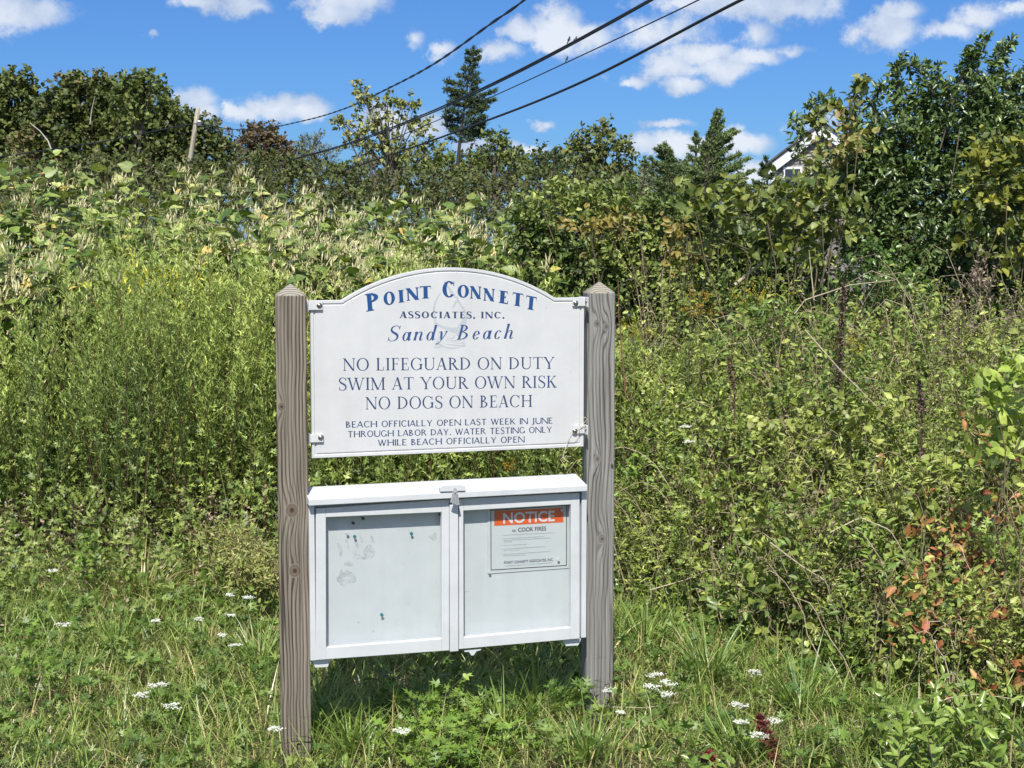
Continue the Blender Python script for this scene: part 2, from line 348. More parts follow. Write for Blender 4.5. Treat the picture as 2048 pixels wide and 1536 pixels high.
def capmat():
    m, nt = newmat('sawn_end_grain'); N = nt.nodes.new; L = nt.links.new
    out = N('ShaderNodeOutputMaterial'); b = N('ShaderNodeBsdfPrincipled'); L(b.outputs[0], out.inputs[0]); b.inputs['Roughness'].default_value = .85; b.inputs['Specular IOR Level'].default_value = .2
    tc = N('ShaderNodeTexCoord'); mp = N('ShaderNodeMapping'); mp.inputs['Location'].default_value = (.0, .06, 0); mp.inputs['Scale'].default_value = (.6, 1, 0); L(tc.outputs['Object'], mp.inputs[0])
    w = N('ShaderNodeTexWave'); w.wave_type = 'RINGS'; w.rings_direction = 'Z'; w.inputs['Scale'].default_value = 42; w.inputs['Distortion'].default_value = 1.6; w.inputs['Detail'].default_value = 3; L(mp.outputs[0], w.inputs[0])
    cr = N('ShaderNodeValToRGB'); L(w.outputs[1], cr.inputs[0]); e = cr.color_ramp.elements; e[0].position = .05; e[0].color = (.13, .11, .085, 1); e[1].position = .4; e[1].color = (.33, .31, .255, 1); L(cr.outputs[0], b.inputs['Base Color'])
    return m
M_CAP = capmat()
def post(px, Y, yaw, py_top, py_apex, mat, twist=0, wid=.089):
    base = at(px, 800, Y); base[2] = 0
    H = zat(py_top, Y); A = zat(py_apex, Y); w = wid / 2
    bm = bmesh.new(); zs = [-.25] + list(np.linspace(.0, H, 14)); r = []
    for z in zs:
        r.append([bm.verts.new((sx * w, sy * w, z)) for sx, sy in ((-1, -1), (1, -1), (1, 1), (-1, 1))])
    for a, b in zip(r, r[1:]):
        for i in range(4): bm.faces.new((a[i], a[(i + 1) % 4], b[(i + 1) % 4], b[i]))
    ap = bm.verts.new((.001, 0, A))
    for i in range(4): bm.faces.new((r[-1][i], r[-1][(i + 1) % 4], ap))
    bm.faces.new(r[0][::-1])
    me = bpy.data.meshes.new('post'); bmesh.ops.recalc_face_normals(bm, faces=bm.faces); bm.to_mesh(me); bm.free(); me.materials.append(mat); me.materials.append(M_CAP)
    for f in me.polygons:
        if .2 < f.normal.z < .98: f.material_index = 1
    o = bpy.data.objects.new('post', me); link(o, board)
    R = Matrix.Rotation(-TH, 3, 'Z'); l = R @ (Vector(base) - Vector(OB + U * UC)); o.location = l; o.rotation_euler = (0, 0, yaw - TH)
    md = o.modifiers.new('bevel', 'BEVEL'); md.width = .0035; md.segments = 2; md.limit_method = 'ANGLE'; md.angle_limit = math.radians(50)
    return o
HL = 1.40
wl = wood('weathered_wood_ringed', (.242, .215, .172), (.052, .032, .021), (.155, .115, .08), .014, [(-.004, .735, .017), (.002, .555, .016), (-.030, 1.04, .010)], 105, 5.0, .20, 1.3)
wr = wood('weathered_wood_grey', (.262, .257, .238), (.095, .082, .070), (.175, .158, .138), .0, [(.006, .585, .012), (-.010, .84, .010), (-.013, 1.265, .010), (.016, 1.255, .010)], 85, 3.0, .16, 7.7)
p1 = post(583.5, 4.50, math.radians(9.0), 590, 566, wl); tag(p1, label='left post with dark brown grain rings and two big knots')
p2 = post(1197, 4.84, math.radians(6.5), 585, 562, wr); tag(p2, label='right post, greyer with four small knots')
# nail on the right post
bm = bmesh.new(); bmesh.ops.create_cone(bm, segments=10, radius1=.0035, radius2=.0035, depth=.012, cap_ends=True)
M_STEEL = plain('bolt_steel', (.33, .31, .29), .38, .9, .2, 300, .3, 150)
nl = fin(bm, 'nail', M_STEEL, p2); nl.rotation_euler = (math.radians(90), 0, 0); nl.location = (.036, -.047, .822)

# ---- painted surfaces
def paint(name, col, rough, dirt=.12, sc=7, bump=.15):
    m, nt = newmat(name); N = nt.nodes.new; L = nt.links.new
    out = N('ShaderNodeOutputMaterial'); b = N('ShaderNodeBsdfPrincipled'); L(b.outputs[0], out.inputs[0])
    tc = N('ShaderNodeTexCoord'); nz = N('ShaderNodeTexNoise'); nz.inputs['Scale'].default_value = sc; nz.inputs['Detail'].default_value = 8; nz.inputs['Roughness'].default_value = .65; L(tc.outputs['Object'], nz.inputs[0])
    cr = N('ShaderNodeValToRGB'); L(nz.outputs[0], cr.inputs[0]); e = cr.color_ramp.elements
    e[0].position = .3; e[0].color = (*[c * (1 - dirt) for c in col], 1); e[1].position = .6; e[1].color = (*col, 1)
    vo = N('ShaderNodeTexNoise'); vo.inputs['Scale'].default_value = 90; vo.inputs['Detail'].default_value = 2; L(tc.outputs['Object'], vo.inputs[0])
    sr = N('ShaderNodeValToRGB'); L(vo.outputs[0], sr.inputs[0]); s = sr.color_ramp.elements; s[0].position = .22; s[0].color = (.55, .55, .53, 1); s[1].position = .3; s[1].color = (1, 1, 1, 1)
    mx = N('ShaderNodeMix'); mx.data_type = 'RGBA'; mx.blend_type = 'MULTIPLY'; mx.inputs[0].default_value = .7; L(cr.outputs[0], mx.inputs[6]); L(sr.outputs[0], mx.inputs[7])
    mp = N('ShaderNodeMapping'); mp.inputs['Scale'].default_value = (30, 30, 2.2); L(tc.outputs['Object'], mp.inputs[0]); ns = N('ShaderNodeTexNoise'); ns.inputs['Scale'].default_value = 1; ns.inputs['Detail'].default_value = 5; L(mp.outputs[0], ns.inputs[0])
    s2 = N('ShaderNodeValToRGB'); L(ns.outputs[0], s2.inputs[0]); s2.color_ramp.elements[0].position = .3; s2.color_ramp.elements[0].color = (.86, .87, .84, 1); s2.color_ramp.elements[1].position = .55; s2.color_ramp.elements[1].color = (1, 1, 1, 1)
    m3 = N('ShaderNodeMix'); m3.data_type = 'RGBA'; m3.blend_type = 'MULTIPLY'; m3.inputs[0].default_value = .18; L(mx.outputs[2], m3.inputs[6]); L(s2.outputs[0], m3.inputs[7])
    L(m3.outputs[2], b.inputs['Base Color']); b.inputs['Roughness'].default_value = rough
    bp = N('ShaderNodeBump'); bp.inputs['Strength'].default_value = bump; bp.inputs['Distance'].default_value = .001; L(nz.outputs[0], bp.inputs['Height']); L(bp.outputs[0], b.inputs['Normal'])
    return m
M_SIGN = paint('sign_paint', (.63, .635, .635), .42, .11, 5)
M_WHITE = paint('case_paint', (.62, .64, .65), .42, .12, 9)
M_BACK = paint('backing_board', (.655, .665, .66), .8, .07, 9, .5)

# ---- the sign panel, with a routed groove round its edge
sL, sR = lp(621.5, 700)[0], lp(1168, 700)[0]
zS = (lp(650, 600.5)[1] + lp(1140, 595.5)[1]) / 2; zB = (lp(626, 916)[1] + lp(1166, 894)[1]) / 2
cL, cR = lp(683, 598)[0], lp(1110, 596)[0]; zTop = lp(903, 535)[1]
def outline(off, n=40):
    a, b2 = cL, cR; c = (a + b2) / 2; hw = (b2 - a) / 2; sag = zTop - zS; R = (hw * hw + sag * sag) / (2 * sag); zc = zTop - R; Ro = R - off
    zs = zS - off; pts = [(sL + off, zB + off), (sR - off, zB + off), (sR - off, zs)]
    h2 = math.sqrt(max(Ro * Ro - (zs - zc) ** 2, 1e-6)); an = math.atan2(zs - zc, h2)
    for i in range(n + 1):
        t = an + (math.pi - 2 * an) * i / n; pts.append((c + Ro * math.cos(t), zc + Ro * math.sin(t)))
    pts.append((sL + off, zs)); return pts
FY = -.001
bm = bmesh.new(); rings = []
for off, y in ((.0, .016), (.0, FY + .0015), (.0012, FY), (.0085, FY), (.0108, FY + .0038), (.0122, FY + .0038), (.0150, FY + .0006)):
    rings.append([bm.verts.new((loc2(u), y, z)) for u, z in outline(off)])
n = len(rings[0])
for a, b2 in zip(rings, rings[1:]):
    for i in range(n): bm.faces.new((a[i], a[(i + 1) % n], b2[(i + 1) % n], b2[i]))
bm.faces.new(rings[-1]); bm.faces.new(rings[0][::-1])
panel = fin(bm, 'sign_panel', M_SIGN, board)
FACE = FY + .0006

# ---- brackets with bolts
M_BR = paint('bracket_paint', (.66, .67, .67), .35, .15, 30)
def bracket(pxa, pxb, pya, pyb, boltpx, side):
    u0, z1 = lp(pxa, pya, .004); u1, z0 = lp(pxb, pyb, .004); bm = bmesh.new()
    y0 = FY - .0065
    prism(bm, [(u0, z0), (u1, z0), (u1, z1), (u0, z1)], y0, FY - .0008)
    # the ear that turns back along the post
    if side < 0: prism(bm, [(u0 - .0075, z0 - .006), (u0 - .0015, z0 - .006), (u0 - .0015, z1 + .003), (u0 - .0075, z1 + .003)], y0 - .002, .05)
    else:
        prism(bm, [(u1 + .001, z0 - .002), (u1 + .0045, z0 - .005), (u1 + .0045, z1 + .001), (u1 + .001, z1)], y0 - .016, .05)
    o = fin(bm, 'bracket', M_BR, board, .0012)
    ub, zb = lp(boltpx[0], boltpx[1], .006)
    def bolt(x, y, z, rot, r=.0062):
        bm = bmesh.new(); bmesh.ops.create_cone(bm, segments=20, radius1=r * 1.35, radius2=r * 1.3, depth=.0012, cap_ends=True, matrix=Matrix.Translation((0, 0, .0006)))
        bmesh.ops.create_uvsphere(bm, u_segments=16, v_segments=8, radius=r, matrix=Matrix.Translation((0, 0, .001)) @ Matrix.Diagonal((1, 1, .72, 1)))
        b = fin(bm, 'bolt', M_STEEL, o, smooth=True); b.location = (x, y, z); b.rotation_euler = rot
    bolt(loc2(ub), y0 - .0002, zb, (math.radians(90), 0, 0))
    if side > 0: bolt(loc2(u1) + .001, y0 - .006, (z0 + z1) / 2 + .001, (0, math.radians(-90), 0), .0045)
    return o
bracket(616.5, 645, 601, 620, (638.5, 611), -1)
bracket(620, 647, 868.5, 884, (641.5, 875), -1)
bracket(1145, 1170, 594.5, 612, (1151, 606), 1)
bracket(1145, 1169, 851, 866.5, (1149.5, 862), 1)

# ---- lettering
def glyph(ch, S):
    T, t, se = S['T'], S['t'], S.get('serif', 1); s = S.get('s', .09) if se else 0; q = []
    st = S.get('st', .035)
    def quad(a, b, c, d): q.append([(a, b, c, d)])
    def SF(x, y, w, l=1, r=1, ss=None):
        if not se: return
        e = ss or s; yy = (y, y + st) if y < .5 else (y, y - st); xa, xb = x - w / 2, x + w / 2; k = .06 if y < .5 else -.06
        q.append([((xa - e * l, yy[0]), (xb + e * r, yy[0]), (xb + e * r, yy[1]), (xa - e * l, yy[1])), ((xa - e * l * .45, yy[1]), (xb + e * r * .45, yy[1]), (xb, yy[1] + k), (xa, yy[1] + k))])
    def V(x, y0, y1, w, f=3, l=1, r=1):
        fl = 0 if se else w * .12
        q.append([((x - w / 2 - fl, y0), (x + w / 2 + fl, y0), (x + w / 2, (y0 + y1) / 2), (x - w / 2, (y0 + y1) / 2)), ((x - w / 2, (y0 + y1) / 2), (x + w / 2, (y0 + y1) / 2), (x + w / 2 + fl, y1), (x - w / 2 - fl, y1))])
        if f & 1: SF(x, y0, w, l, r)
        if f & 2: SF(x, y1, w, l, r)
    def H(x0, x1, y, w, cap=0, ce=.11):
        q.append([((x0, y - w / 2), (x1, y - w / 2), (x1, y + w / 2), (x0, y + w / 2))])
        if cap and se: q.append([((x1 - .035, y), (x1 + .005, y), (x1 + .02, y + cap * ce), (x1 - .015 if cap > 0 else x1 + .0, y + cap * ce))])
    def Dg(x0, y0, x1, y1, w): q.append([((x0 - w / 2, y0), (x0 + w / 2, y0), (x1 + w / 2, y1), (x1 - w / 2, y1))])
    def Arc(cx, cy, rx, ry, a0, a1, Tx=None, Ty=None, n=26, sx=0):
        Tx = T if Tx is None else Tx; Ty = t if Ty is None else Ty; strip = []
        for i in range(n):
            A, B = [math.radians(a0 + (a1 - a0) * k / n) for k in (i, i + 1)]
            P = lambda a, d: (cx + (rx - d * Tx) * math.cos(a) + d * sx, cy + (ry - d * Ty) * math.sin(a))
            strip.append((P(A, 0), P(B, 0), P(B, 1), P(A, 1)))
        q.append(strip)
    def Stroke(pts, ws, n=7):
        P = [Vector(p) for p in pts]; ext = [2 * P[0] - P[1]] + P + [2 * P[-1] - P[-2]]; wx = [ws[0]] + list(ws) + [ws[-1]]; out = []
        for i in range(1, len(ext) - 2):
            for k in range(n + (i == len(ext) - 3)):
                u = k / n; a, b, c, d = ext[i - 1:i + 3]
                p = .5 * ((2 * b) + (c - a) * u + (2 * a - 5 * b + 4 * c - d) * u * u + (3 * b - a - 3 * c + d) * u ** 3)
                out.append((p, wx[i] * (1 - u) + wx[i + 1] * u))
        strip = []; L = []
        for i, (p, w) in enumerate(out):
            d = (out[min(i + 1, len(out) - 1)][0] - out[max(i - 1, 0)][0]).normalized(); nn = Vector((-d.y, d.x)) * w / 2; L.append((p + nn, p - nn))
        for a, b in zip(L, L[1:]): strip.append((tuple(a[0]), tuple(a[1]), tuple(b[1]), tuple(b[0])))
        q.append(strip)
    z = T * .5 + s + .02
    if ch == 'A': w = .80; Dg(s, 0, .40, 1, t * 1.15); Dg(w - s - T * .4, 0, .40, 1.0, T * 1.1); H(.2, .6, .32, t); SF(s, 0, t); SF(w - s - T * .4, 0, T)
    elif ch == 'B': w = .70; V(z, 0, 1, T, 3, 1, 0); Arc(z, .765, .50 - z, .235, -90, 90, T * .95); Arc(z, .27, .62 - z, .27, -90, 90, T)
    elif ch == 'C':
        w = .84; Arc(.45, .5, .43, .52, 42, 318)
        if se: q.append([((.72, .70), (.78, .70), (.79, .98), (.755, .98))])
    elif ch == 'D': w = .86; V(z, 0, 1, T, 3, 1, 0); Arc(z + .06, .5, .74 - z, .5, -90, 90); H(z, z + .08, t / 2, t); H(z, z + .08, 1 - t / 2, t)
    elif ch in 'EF':
        w = .66 if ch == 'E' else .62; V(z, 0, 1, T, 3, 1, .6 if ch == 'E' else 1); H(z, .55, 1 - t / 2, t, -1, .22); H(z, .46, .52, t)
        if se: q.append([((.43, .42), (.46, .42), (.46, .62), (.43, .62))])
        if ch == 'E': H(z, .59, t / 2, t, 1, .24)
    elif ch == 'G':
        w = .90; Arc(.45, .5, .43, .52, 42, 320); V(.77, .05, .42, T, 2)
        if se: q.append([((.73, .70), (.78, .70), (.79, .98), (.755, .98))])
    elif ch == 'H': w = .92; V(z, 0, 1, T); V(w - z, 0, 1, T); H(z, w - z, .52, t)
    elif ch == 'I': w = 2 * z; V(z, 0, 1, T)
    elif ch == 'J': w = .42; V(.27, .0, 1, T, 2); Stroke([(.27, .1), (.24, -.06), (.13, -.14), (.03, -.12)], [T, T * .8, t, t * 1.4])
    elif ch == 'K': w = .82; V(z, 0, 1, T); Dg(z + T * .4, .42, .66, 1, t * 1.2); Dg(.68, 0, z + .17, .58, T * 1.15); SF(.68, 0, T); SF(.66, 1, t)
    elif ch == 'L': w = .64; V(z, 0, 1, T, 3, 1, .8); H(z, .57, t / 2, t, 1, .26)
    elif ch == 'M': w = 1.08; V(s + .03, 0, 1, t * 1.2, 1); Dg(.52, 0, .10, 1, T * 1.1); Dg(.52, 0, w - z - .0, 1, t * 1.2); V(w - z, 0, 1, T, 3, .6, 1); SF(.07, 1, t, 1, .3)
    elif ch == 'N': w = .90; V(s + .04, 0, 1, t * 1.2, 1); Dg(w - s - .06, 0, s + .02, 1, T * 1.15); V(w - s - .04, 0, 1, t * 1.2, 2); SF(s + .02, 1, t, 1, .2)
    elif ch == 'O': w = .92; Arc(.46, .5, .44, .52, 0, 360, n=40)
    elif ch in 'PR':
        w = .68 if ch == 'P' else .80; V(z, 0, 1, T, 3, 1, 1); Arc(z, .735, .60 - z, .265, -90, 90)
        if ch == 'R': Dg(.70, 0, .36, .50, T * 1.1); SF(.70, 0, T, .3, 1)
    elif ch == 'S':
        w = .62; Stroke([(.53, .84), (.44, .97), (.28, 1.0), (.12, .90), (.10, .72), (.22, .58), (.40, .47), (.53, .33), (.52, .12), (.36, .0), (.18, .01), (.07, .16)],
                        [t, t, t * 1.1, T * .7, T * .8, T * .95, T * 1.05, T * .9, T * .75, t * 1.1, t, t])
        if se: q.append([((.52, .76), (.56, .76), (.565, 1.0), (.53, 1.0))]); q.append([((.045, -.01), (.08, -.01), (.085, .26), (.05, .26))])
    elif ch == 'T': w = .78; V(.39, 0, 1, T, 1); H(.04, .74, 1 - t / 2, t, -1, .2); q.append([((.045, .8), (.02, .8), (.03, 1), (.08, 1))] if se else [((.04, .98), (.05, .98), (.05, 1), (.04, 1))])
    elif ch == 'U': w = .88; V(z, .28, 1, T, 2); V(w - s - .05, .28, 1, t * 1.2, 2); Arc((z - T / 2 + w - s - .05 + t * .6) / 2, .30, (w - s - .05 + t * .6 - z + T / 2) / 2, .32, 180, 360, Tx=(T + t) / 2, Ty=t * 1.4, sx=(T - t) * .22)
    elif ch == 'W': w = 1.22; Dg(.36, 0, .08, 1, T); Dg(.36, 0, .62, 1, t * 1.15); Dg(.84, 0, .58, 1, T); Dg(.84, 0, 1.12, 1, t * 1.15); SF(.08, 1, T); SF(1.13, 1, t); SF(.6, 1, T)
    elif ch == 'Y': w = .84; Dg(.42, .42, .10, 1, T); Dg(.42, .42, .74, 1, t * 1.2); V(.42, 0, .46, T, 1); SF(.10, 1, T); SF(.74, 1, t)
    elif ch == '.': w = .26; Arc(.13, .07, T * .62, T * .62, 0, 360, T * .62, T * .62, 12)
    elif ch == ',': w = .28; Arc(.13, .07, T * .6, T * .6, 0, 360, T * .6, T * .6, 12); Stroke([(.15, .05), (.15, -.06), (.07, -.16)], [T * .5, T * .4, .02])
    elif ch == 'a': w = .50; Arc(.24, .28, .2, .3, 0, 360, T * .95, t); V(.42, .06, .58, T, 0); Stroke([(.42, .1), (.46, .0), (.56, .10)], [T * .9, t, t])
    elif ch == 'c': w = .44; Arc(.24, .28, .2, .3, 50, 330, T, t); q.append([((.33, .44), (.38, .44), (.40, .55), (.33, .52))])
    elif ch == 'e': w = .44; Arc(.24, .28, .2, .3, 15, 330, T, t); Stroke([(.06, .24), (.26, .30), (.43, .38)], [t, t, t])
    elif ch == 'd': w = .52; Arc(.24, .28, .2, .3, 0, 360, T * .95, t); V(.42, .06, 1.0, T, 0); Stroke([(.42, .1), (.46, .0), (.56, .10)], [T * .9, t, t]); q.append([((.32, .98), (.46, 1.0), (.46, 1.03), (.32, 1.0))])
    elif ch in 'nh': w = .54; V(.12, 0, .58 if ch == 'n' else 1.0, T, 0); Stroke([(.13, .34), (.26, .54), (.38, .56), (.42, .42), (.41, .12), (.47, .0), (.57, .10)], [t, t * 1.2, t * 1.4, T, T, t * 1.2, t]); q.append([((.0, .5 if ch == 'n' else .96), (.14, .56 if ch == 'n' else .98), (.14, .6 if ch == 'n' else 1.03), (.0, .53 if ch == 'n' else .99))])
    elif ch == 'y': w = .50; Stroke([(.03, .5), (.10, .57), (.16, .5), (.22, .2), (.25, .0)], [t, t, T, T, t * 1.5]); Stroke([(.44, .60), (.42, .42), (.30, .08), (.16, -.18), (.02, -.27)], [T, t * 1.5, t * 1.2, t * 1.2, T * .8])
    else: w = .36
    return w, q
def shape_strip(bm, strip, f, y):
    for poly in strip:
        vs = [bm.verts.new(f(p, y)) for p in poly]
        try: bm.faces.new(vs)
        except ValueError: pass
def text_line(name, txt, S, pa, pb, cap_px, mat, track=.09, space=.5, shear=0, label=None, parent=None, face=FACE, dl=.001, first=1.0, xs=None):
    """text from pixel pa (left end of baseline) to pb (right end), capitals cap_px high"""
    ua, za = lp(*pa, dl); ub, zb = lp(*pb, dl); zt = lp(pa[0], pa[1] - cap_px, dl)[1]; h = zt - za
    lay = []; x = 0; sz = []
    for i, ch in enumerate(txt):
        big = first if (i == 0 or txt[i - 1] == ' ') else 1.0
        if ch == ' ': x += space; continue
        w, q = glyph(ch, S); lay.append((x, q, big)); x += (w + track) * big
    x -= track; k = (ub - ua) / x; bm = bmesh.new()
    for (x0, q, big) in lay:
        for j, strip in enumerate(q):
            def f(p, y):
                X = (x0 + p[0] * big) * k; Z = p[1] * h * big; f_ = X / (ub - ua)
                return (loc2(ua + X + shear * Z), face - .0003 - y, za + (zb - za) * f_ + Z)
            shape_strip(bm, strip, f, j * .00004)
    for fa in bm.faces: fa.normal_update()
    for fa in bm.faces:
        if fa.normal.y > 0: fa.normal_flip()
    me = bpy.data.meshes.new(name); bm.to_mesh(me); bm.free(); me.materials.append(mat); o = bpy.data.objects.new(name, me); link(o, parent)
    if label: o['label'] = label
    return o
M_BLUE = plain('lettering_royal_blue', (.014, .072, .225), .45, 0, 0, 1, .12, 60)
M_NAVY = plain('lettering_navy', (.030, .060, .155), .5, 0, 0, 1, .25, 90)
M_GREYP = plain('emblem_grey', (.46, .495, .52), .5, 0, 0, 1, .05, 40)
ROM = dict(T=.125, t=.042, s=.085, st=.03); SAN = dict(T=.15, t=.095, serif=0); BLD = dict(T=.27, t=.085, s=.08, st=.05); ITA = dict(T=.12, t=.035, serif=0, s=0)
ROMI = dict(T=.13, t=.035, s=.07, st=.03)
text_line('rules_lettering', 'NO LIFEGUARD ON DUTY', ROM, (686, 741.4), (1109, 737.5), 24.7, M_NAVY, .07, .42, label='NO LIFEGUARD ON DUTY in navy serif capitals', parent=panel)
text_line('rules_lettering', 'SWIM AT YOUR OWN RISK', ROM, (677, 780.5), (1113.5, 775), 24.7, M_NAVY, .07, .42, label='SWIM AT YOUR OWN RISK in navy serif capitals', parent=panel)
text_line('rules_lettering', 'NO DOGS ON BEACH', ROM, (731, 818.8), (1065, 813.6), 24.7, M_NAVY, .07, .42, label='NO DOGS ON BEACH in navy serif capitals', parent=panel)
text_line('small_lettering', 'BEACH OFFICIALLY OPEN LAST WEEK IN JUNE', SAN, (692, 855.5), (1106, 847), 12.5, M_NAVY, .1, .5, label='BEACH OFFICIALLY OPEN LAST WEEK IN JUNE', parent=panel)
text_line('small_lettering', 'THROUGH LABOR DAY. WATER TESTING ONLY', SAN, (695.5, 874.8), (1104, 865), 12.5, M_NAVY, .1, .5, label='THROUGH LABOR DAY. WATER TESTING ONLY', parent=panel)
text_line('small_lettering', 'WHILE BEACH OFFICIALLY OPEN', SAN, (755.7, 892), (1049, 884.7), 12.5, M_NAVY, .1, .5, label='WHILE BEACH OFFICIALLY OPEN', parent=panel)
text_line('name_lettering', 'ASSOCIATES, INC.', dict(T=.23, t=.085, s=.06, st=.05), (800, 636), (1009, 636.7), 13.2, M_NAVY, .16, .5, label='ASSOCIATES, INC. in bold navy capitals', parent=panel)
def italic_line():
    ua, za = lp(773.7, 682, .001); ub, zb = lp(1032, 682, .001); h = lp(773, 652, .001)[1] - za; x = 0; lay = []
    for ch in 'Sandy Beach':
        if ch == ' ': x += .46; continue
        w, q = glyph(ch, ROMI if ch in 'SB' else ITA)
        lay.append((x, q)); x += w + .17
    x += -.17 + .24; k = (ub - ua) / x; bm = bmesh.new()
    for x0, q in lay:
        for j, strip in enumerate(q):
            shape_strip(bm, strip, lambda p, y: (loc2(ua + (x0 + p[0] + .24 * p[1]) * k), FACE - .0003 - y, za + p[1] * h), j * .00004)
    bmesh.ops.recalc_face_normals(bm, faces=bm.faces)
    o = fin(bm, 'beach_name_lettering', M_BLUE2, panel); o['label'] = 'Sandy Beach in blue italic letters'
M_BLUE2 = plain('lettering_blue', (.030, .075, .215), .45, 0, 0, 1, .15, 60)
italic_line()
def arc_name():
    # centre x of each letter, its baseline, its height and width in the picture, its tilt
    rows = [('P', 747, 621, 35, 31, 9), ('O', 779.5, 609.5, 26, 24, 8), ('I', 803, 605, 25, 13, 6), ('N', 826, 600.5, 25, 25, 5), ('T', 851.5, 597, 25, 24, 2),
            ('C', 897.5, 594.5, 32, 26, 1), ('O', 926.5, 595, 25, 24, -1), ('N', 951, 597.5, 25, 22, -4), ('N', 977.5, 602, 25, 22, -6), ('E', 1007, 607, 25, 21, -8), ('T', 1034.5, 612, 26, 23, -9), ('T', 1061, 619.5, 27, 23, -11)]
    bm = bmesh.new()
    for ch, cx, by, hp, wp, rot in rows:
        w, q = glyph(ch, BLD if ch != 'P' else dict(BLD, T=.20)); u, z = lp(cx, by, .001); h = lp(cx, by - hp, .001)[1] - z; ww = lp(cx + wp / 2, by, .001)[0] - lp(cx - wp / 2, by, .001)[0]
        a = math.radians(rot); 
        for j, strip in enumerate(q):
            def f(p, y):
                X = (p[0] / w - .5) * ww; Z = p[1] * h
                return (loc2(u + X * math.cos(a) - Z * math.sin(a) * .5), FACE - .0003 - y, z + X * math.sin(a) + Z)
            shape_strip(bm, strip, f, j * .00004)
    bmesh.ops.recalc_face_normals(bm, faces=bm.faces)
    o = fin(bm, 'arched_name_lettering', M_BLUE, panel); o['label'] = 'POINT CONNETT in bold blue arched capitals'
arc_name()
def emblem():
    ex = lambda x, y: (840 + x / 9.6, 550 + y / 9.6); bm = bmesh.new()
    pol = [ # left sail curve, mast, right sail, hull, waves (as strips of centre line + width)
      ([(455,110),(480,150),(530,220),(580,290),(640,370),(690,440)], [6,26,30,40,44,30]),
      ([(400,330),(330,450),(280,570),(265,680),(275,800),(300,920),(330,970)], [14,30,38,42,40,44,50]),
      ([(310,930),(400,985),(500,1020),(620,1055),(740,1060),(820,1010)], [40,50,60,90,140,100]),
      ([(715,380),(715,470),(770,560),(840,660),(875,760),(850,880),(800,1000),(740,1180)], [8,40,44,44,46,90,150,90]),
      ([(700,500),(665,560),(640,610),(622,660)], [50,44,28,6]), ([(560,230),(580,290),(600,335)], [6,50,70]),
      ([(430,1120),(400,1180),(370,1240)], [10,60,50]), ([(330,1250),(345,1290),(385,1310)], [30,24,20]),
      ([(500,1260),(640,1262),(780,1250),(900,1190)], [6,20,24,50]), ([(660,1300),(780,1305),(860,1290)], [4,16,40]),
      ([(480,1325),(640,1345),(780,1360),(870,1350)], [6,18,30,60]), ([(245,1390),(330,1388),(430,1370),(540,1400),(660,1405),(760,1390)], [6,22,24,26,24,6]), ([(280,1340),(350,1330),(440,1358)], [40,30,14]),
      ([(520,1220),(620,1215),(665,1160)], [10,18,22])]
    for j, (pts, ws) in enumerate(pol):
        P = [ex(*p) for p in pts]; n = len(P); L = []
        # smooth
        Q = []; wq = []
        for i in range(n - 1):
            a, b, c, d = [np.array(P[min(max(k, 0), n - 1)]) for k in (i - 1, i, i + 1, i + 2)]
            for u in np.linspace(0, 1, 6, endpoint=(i == n - 2)):
                Q.append(.5 * ((2 * b) + (c - a) * u + (2 * a - 5 * b + 4 * c - d) * u * u + (3 * b - a - 3 * c + d) * u ** 3)); wq.append(ws[i] * (1 - u) + ws[i + 1] * u)
        for i in range(len(Q)):
            d = Q[min(i + 1, len(Q) - 1)] - Q[max(i - 1, 0)]; d = d / (np.linalg.norm(d) + 1e-9); nn = np.array([-d[1], d[0]]) * wq[i] / 9.6 / 2; L.append((Q[i] + nn, Q[i] - nn))
        for a, b in zip(L, L[1:]):
            vs = []
            for p in (a[0], a[1], b[1], b[0]):
                u, z = lp(p[0], p[1]); vs.append(bm.verts.new((loc2(u), FACE - .00008 - j * .000012, z)))
            try: bm.faces.new(vs)
            except ValueError: pass
    o = fin(bm, 'sailboat_emblem', M_GREYP, panel); o['label'] = 'pale grey sailing boat emblem behind the lettering'
emblem()

# ---- the display case
DC = .045                                                     # door front plane, towards the viewer of the sign plane
def q4(pts, dl=DC): return [lp(x, y, dl) for x, y in pts]     # given TL, TR, BR, BL in pixels
def slab(bm, TL, TR, BR, BL, y0, y1, dl=DC):
    a = q4((TL, TR, BR, BL), dl); prism(bm, [a[3], a[2], a[1], a[0]], y0, y1)
yF = -DC
bm = bmesh.new()                                              # carcass: two sides, bottom, top, back
TLc, TRc, BRc, BLc = (619.5, 1004), (1173.5, 972), (1173.5, 1275.7), (619.5, 1321.6)
A = q4((TLc, TRc, BRc, BLc)); uL, uR = (A[0][0] + A[3][0]) / 2, (A[1][0] + A[2][0]) / 2; zt, zb = (A[0][1] + A[1][1]) / 2, (A[2][1] + A[3][1]) / 2
sw = .0165; yB = .034
for u0, u1 in ((uL, uL + sw), (uR - sw, uR)): prism(bm, [(u0, zb), (u1, zb), (u1, zt), (u0, zt)], yF + .0015, yB)
prism(bm, [(uL + sw, zb + .002), (uR - sw, zb + .002), (uR - sw, zb + .018), (uL + sw, zb + .018)], yF + .022, yB)
prism(bm, [(uL + sw, zt - .018), (uR - sw, zt - .018), (uR - sw, zt), (uL + sw, zt)], yF + .022, yB)
prism(bm, [(uL + sw, zb + .018), (uR - sw, zb + .018), (uR - sw, zt - .018), (uL + sw, zt - .018)], yB - .008, yB)
case = fin(bm, 'display_case', M_WHITE, board, .0012)
def sub(name, mat, bevel=.0012): return lambda bm: fin(bm, name, mat, case, bevel)
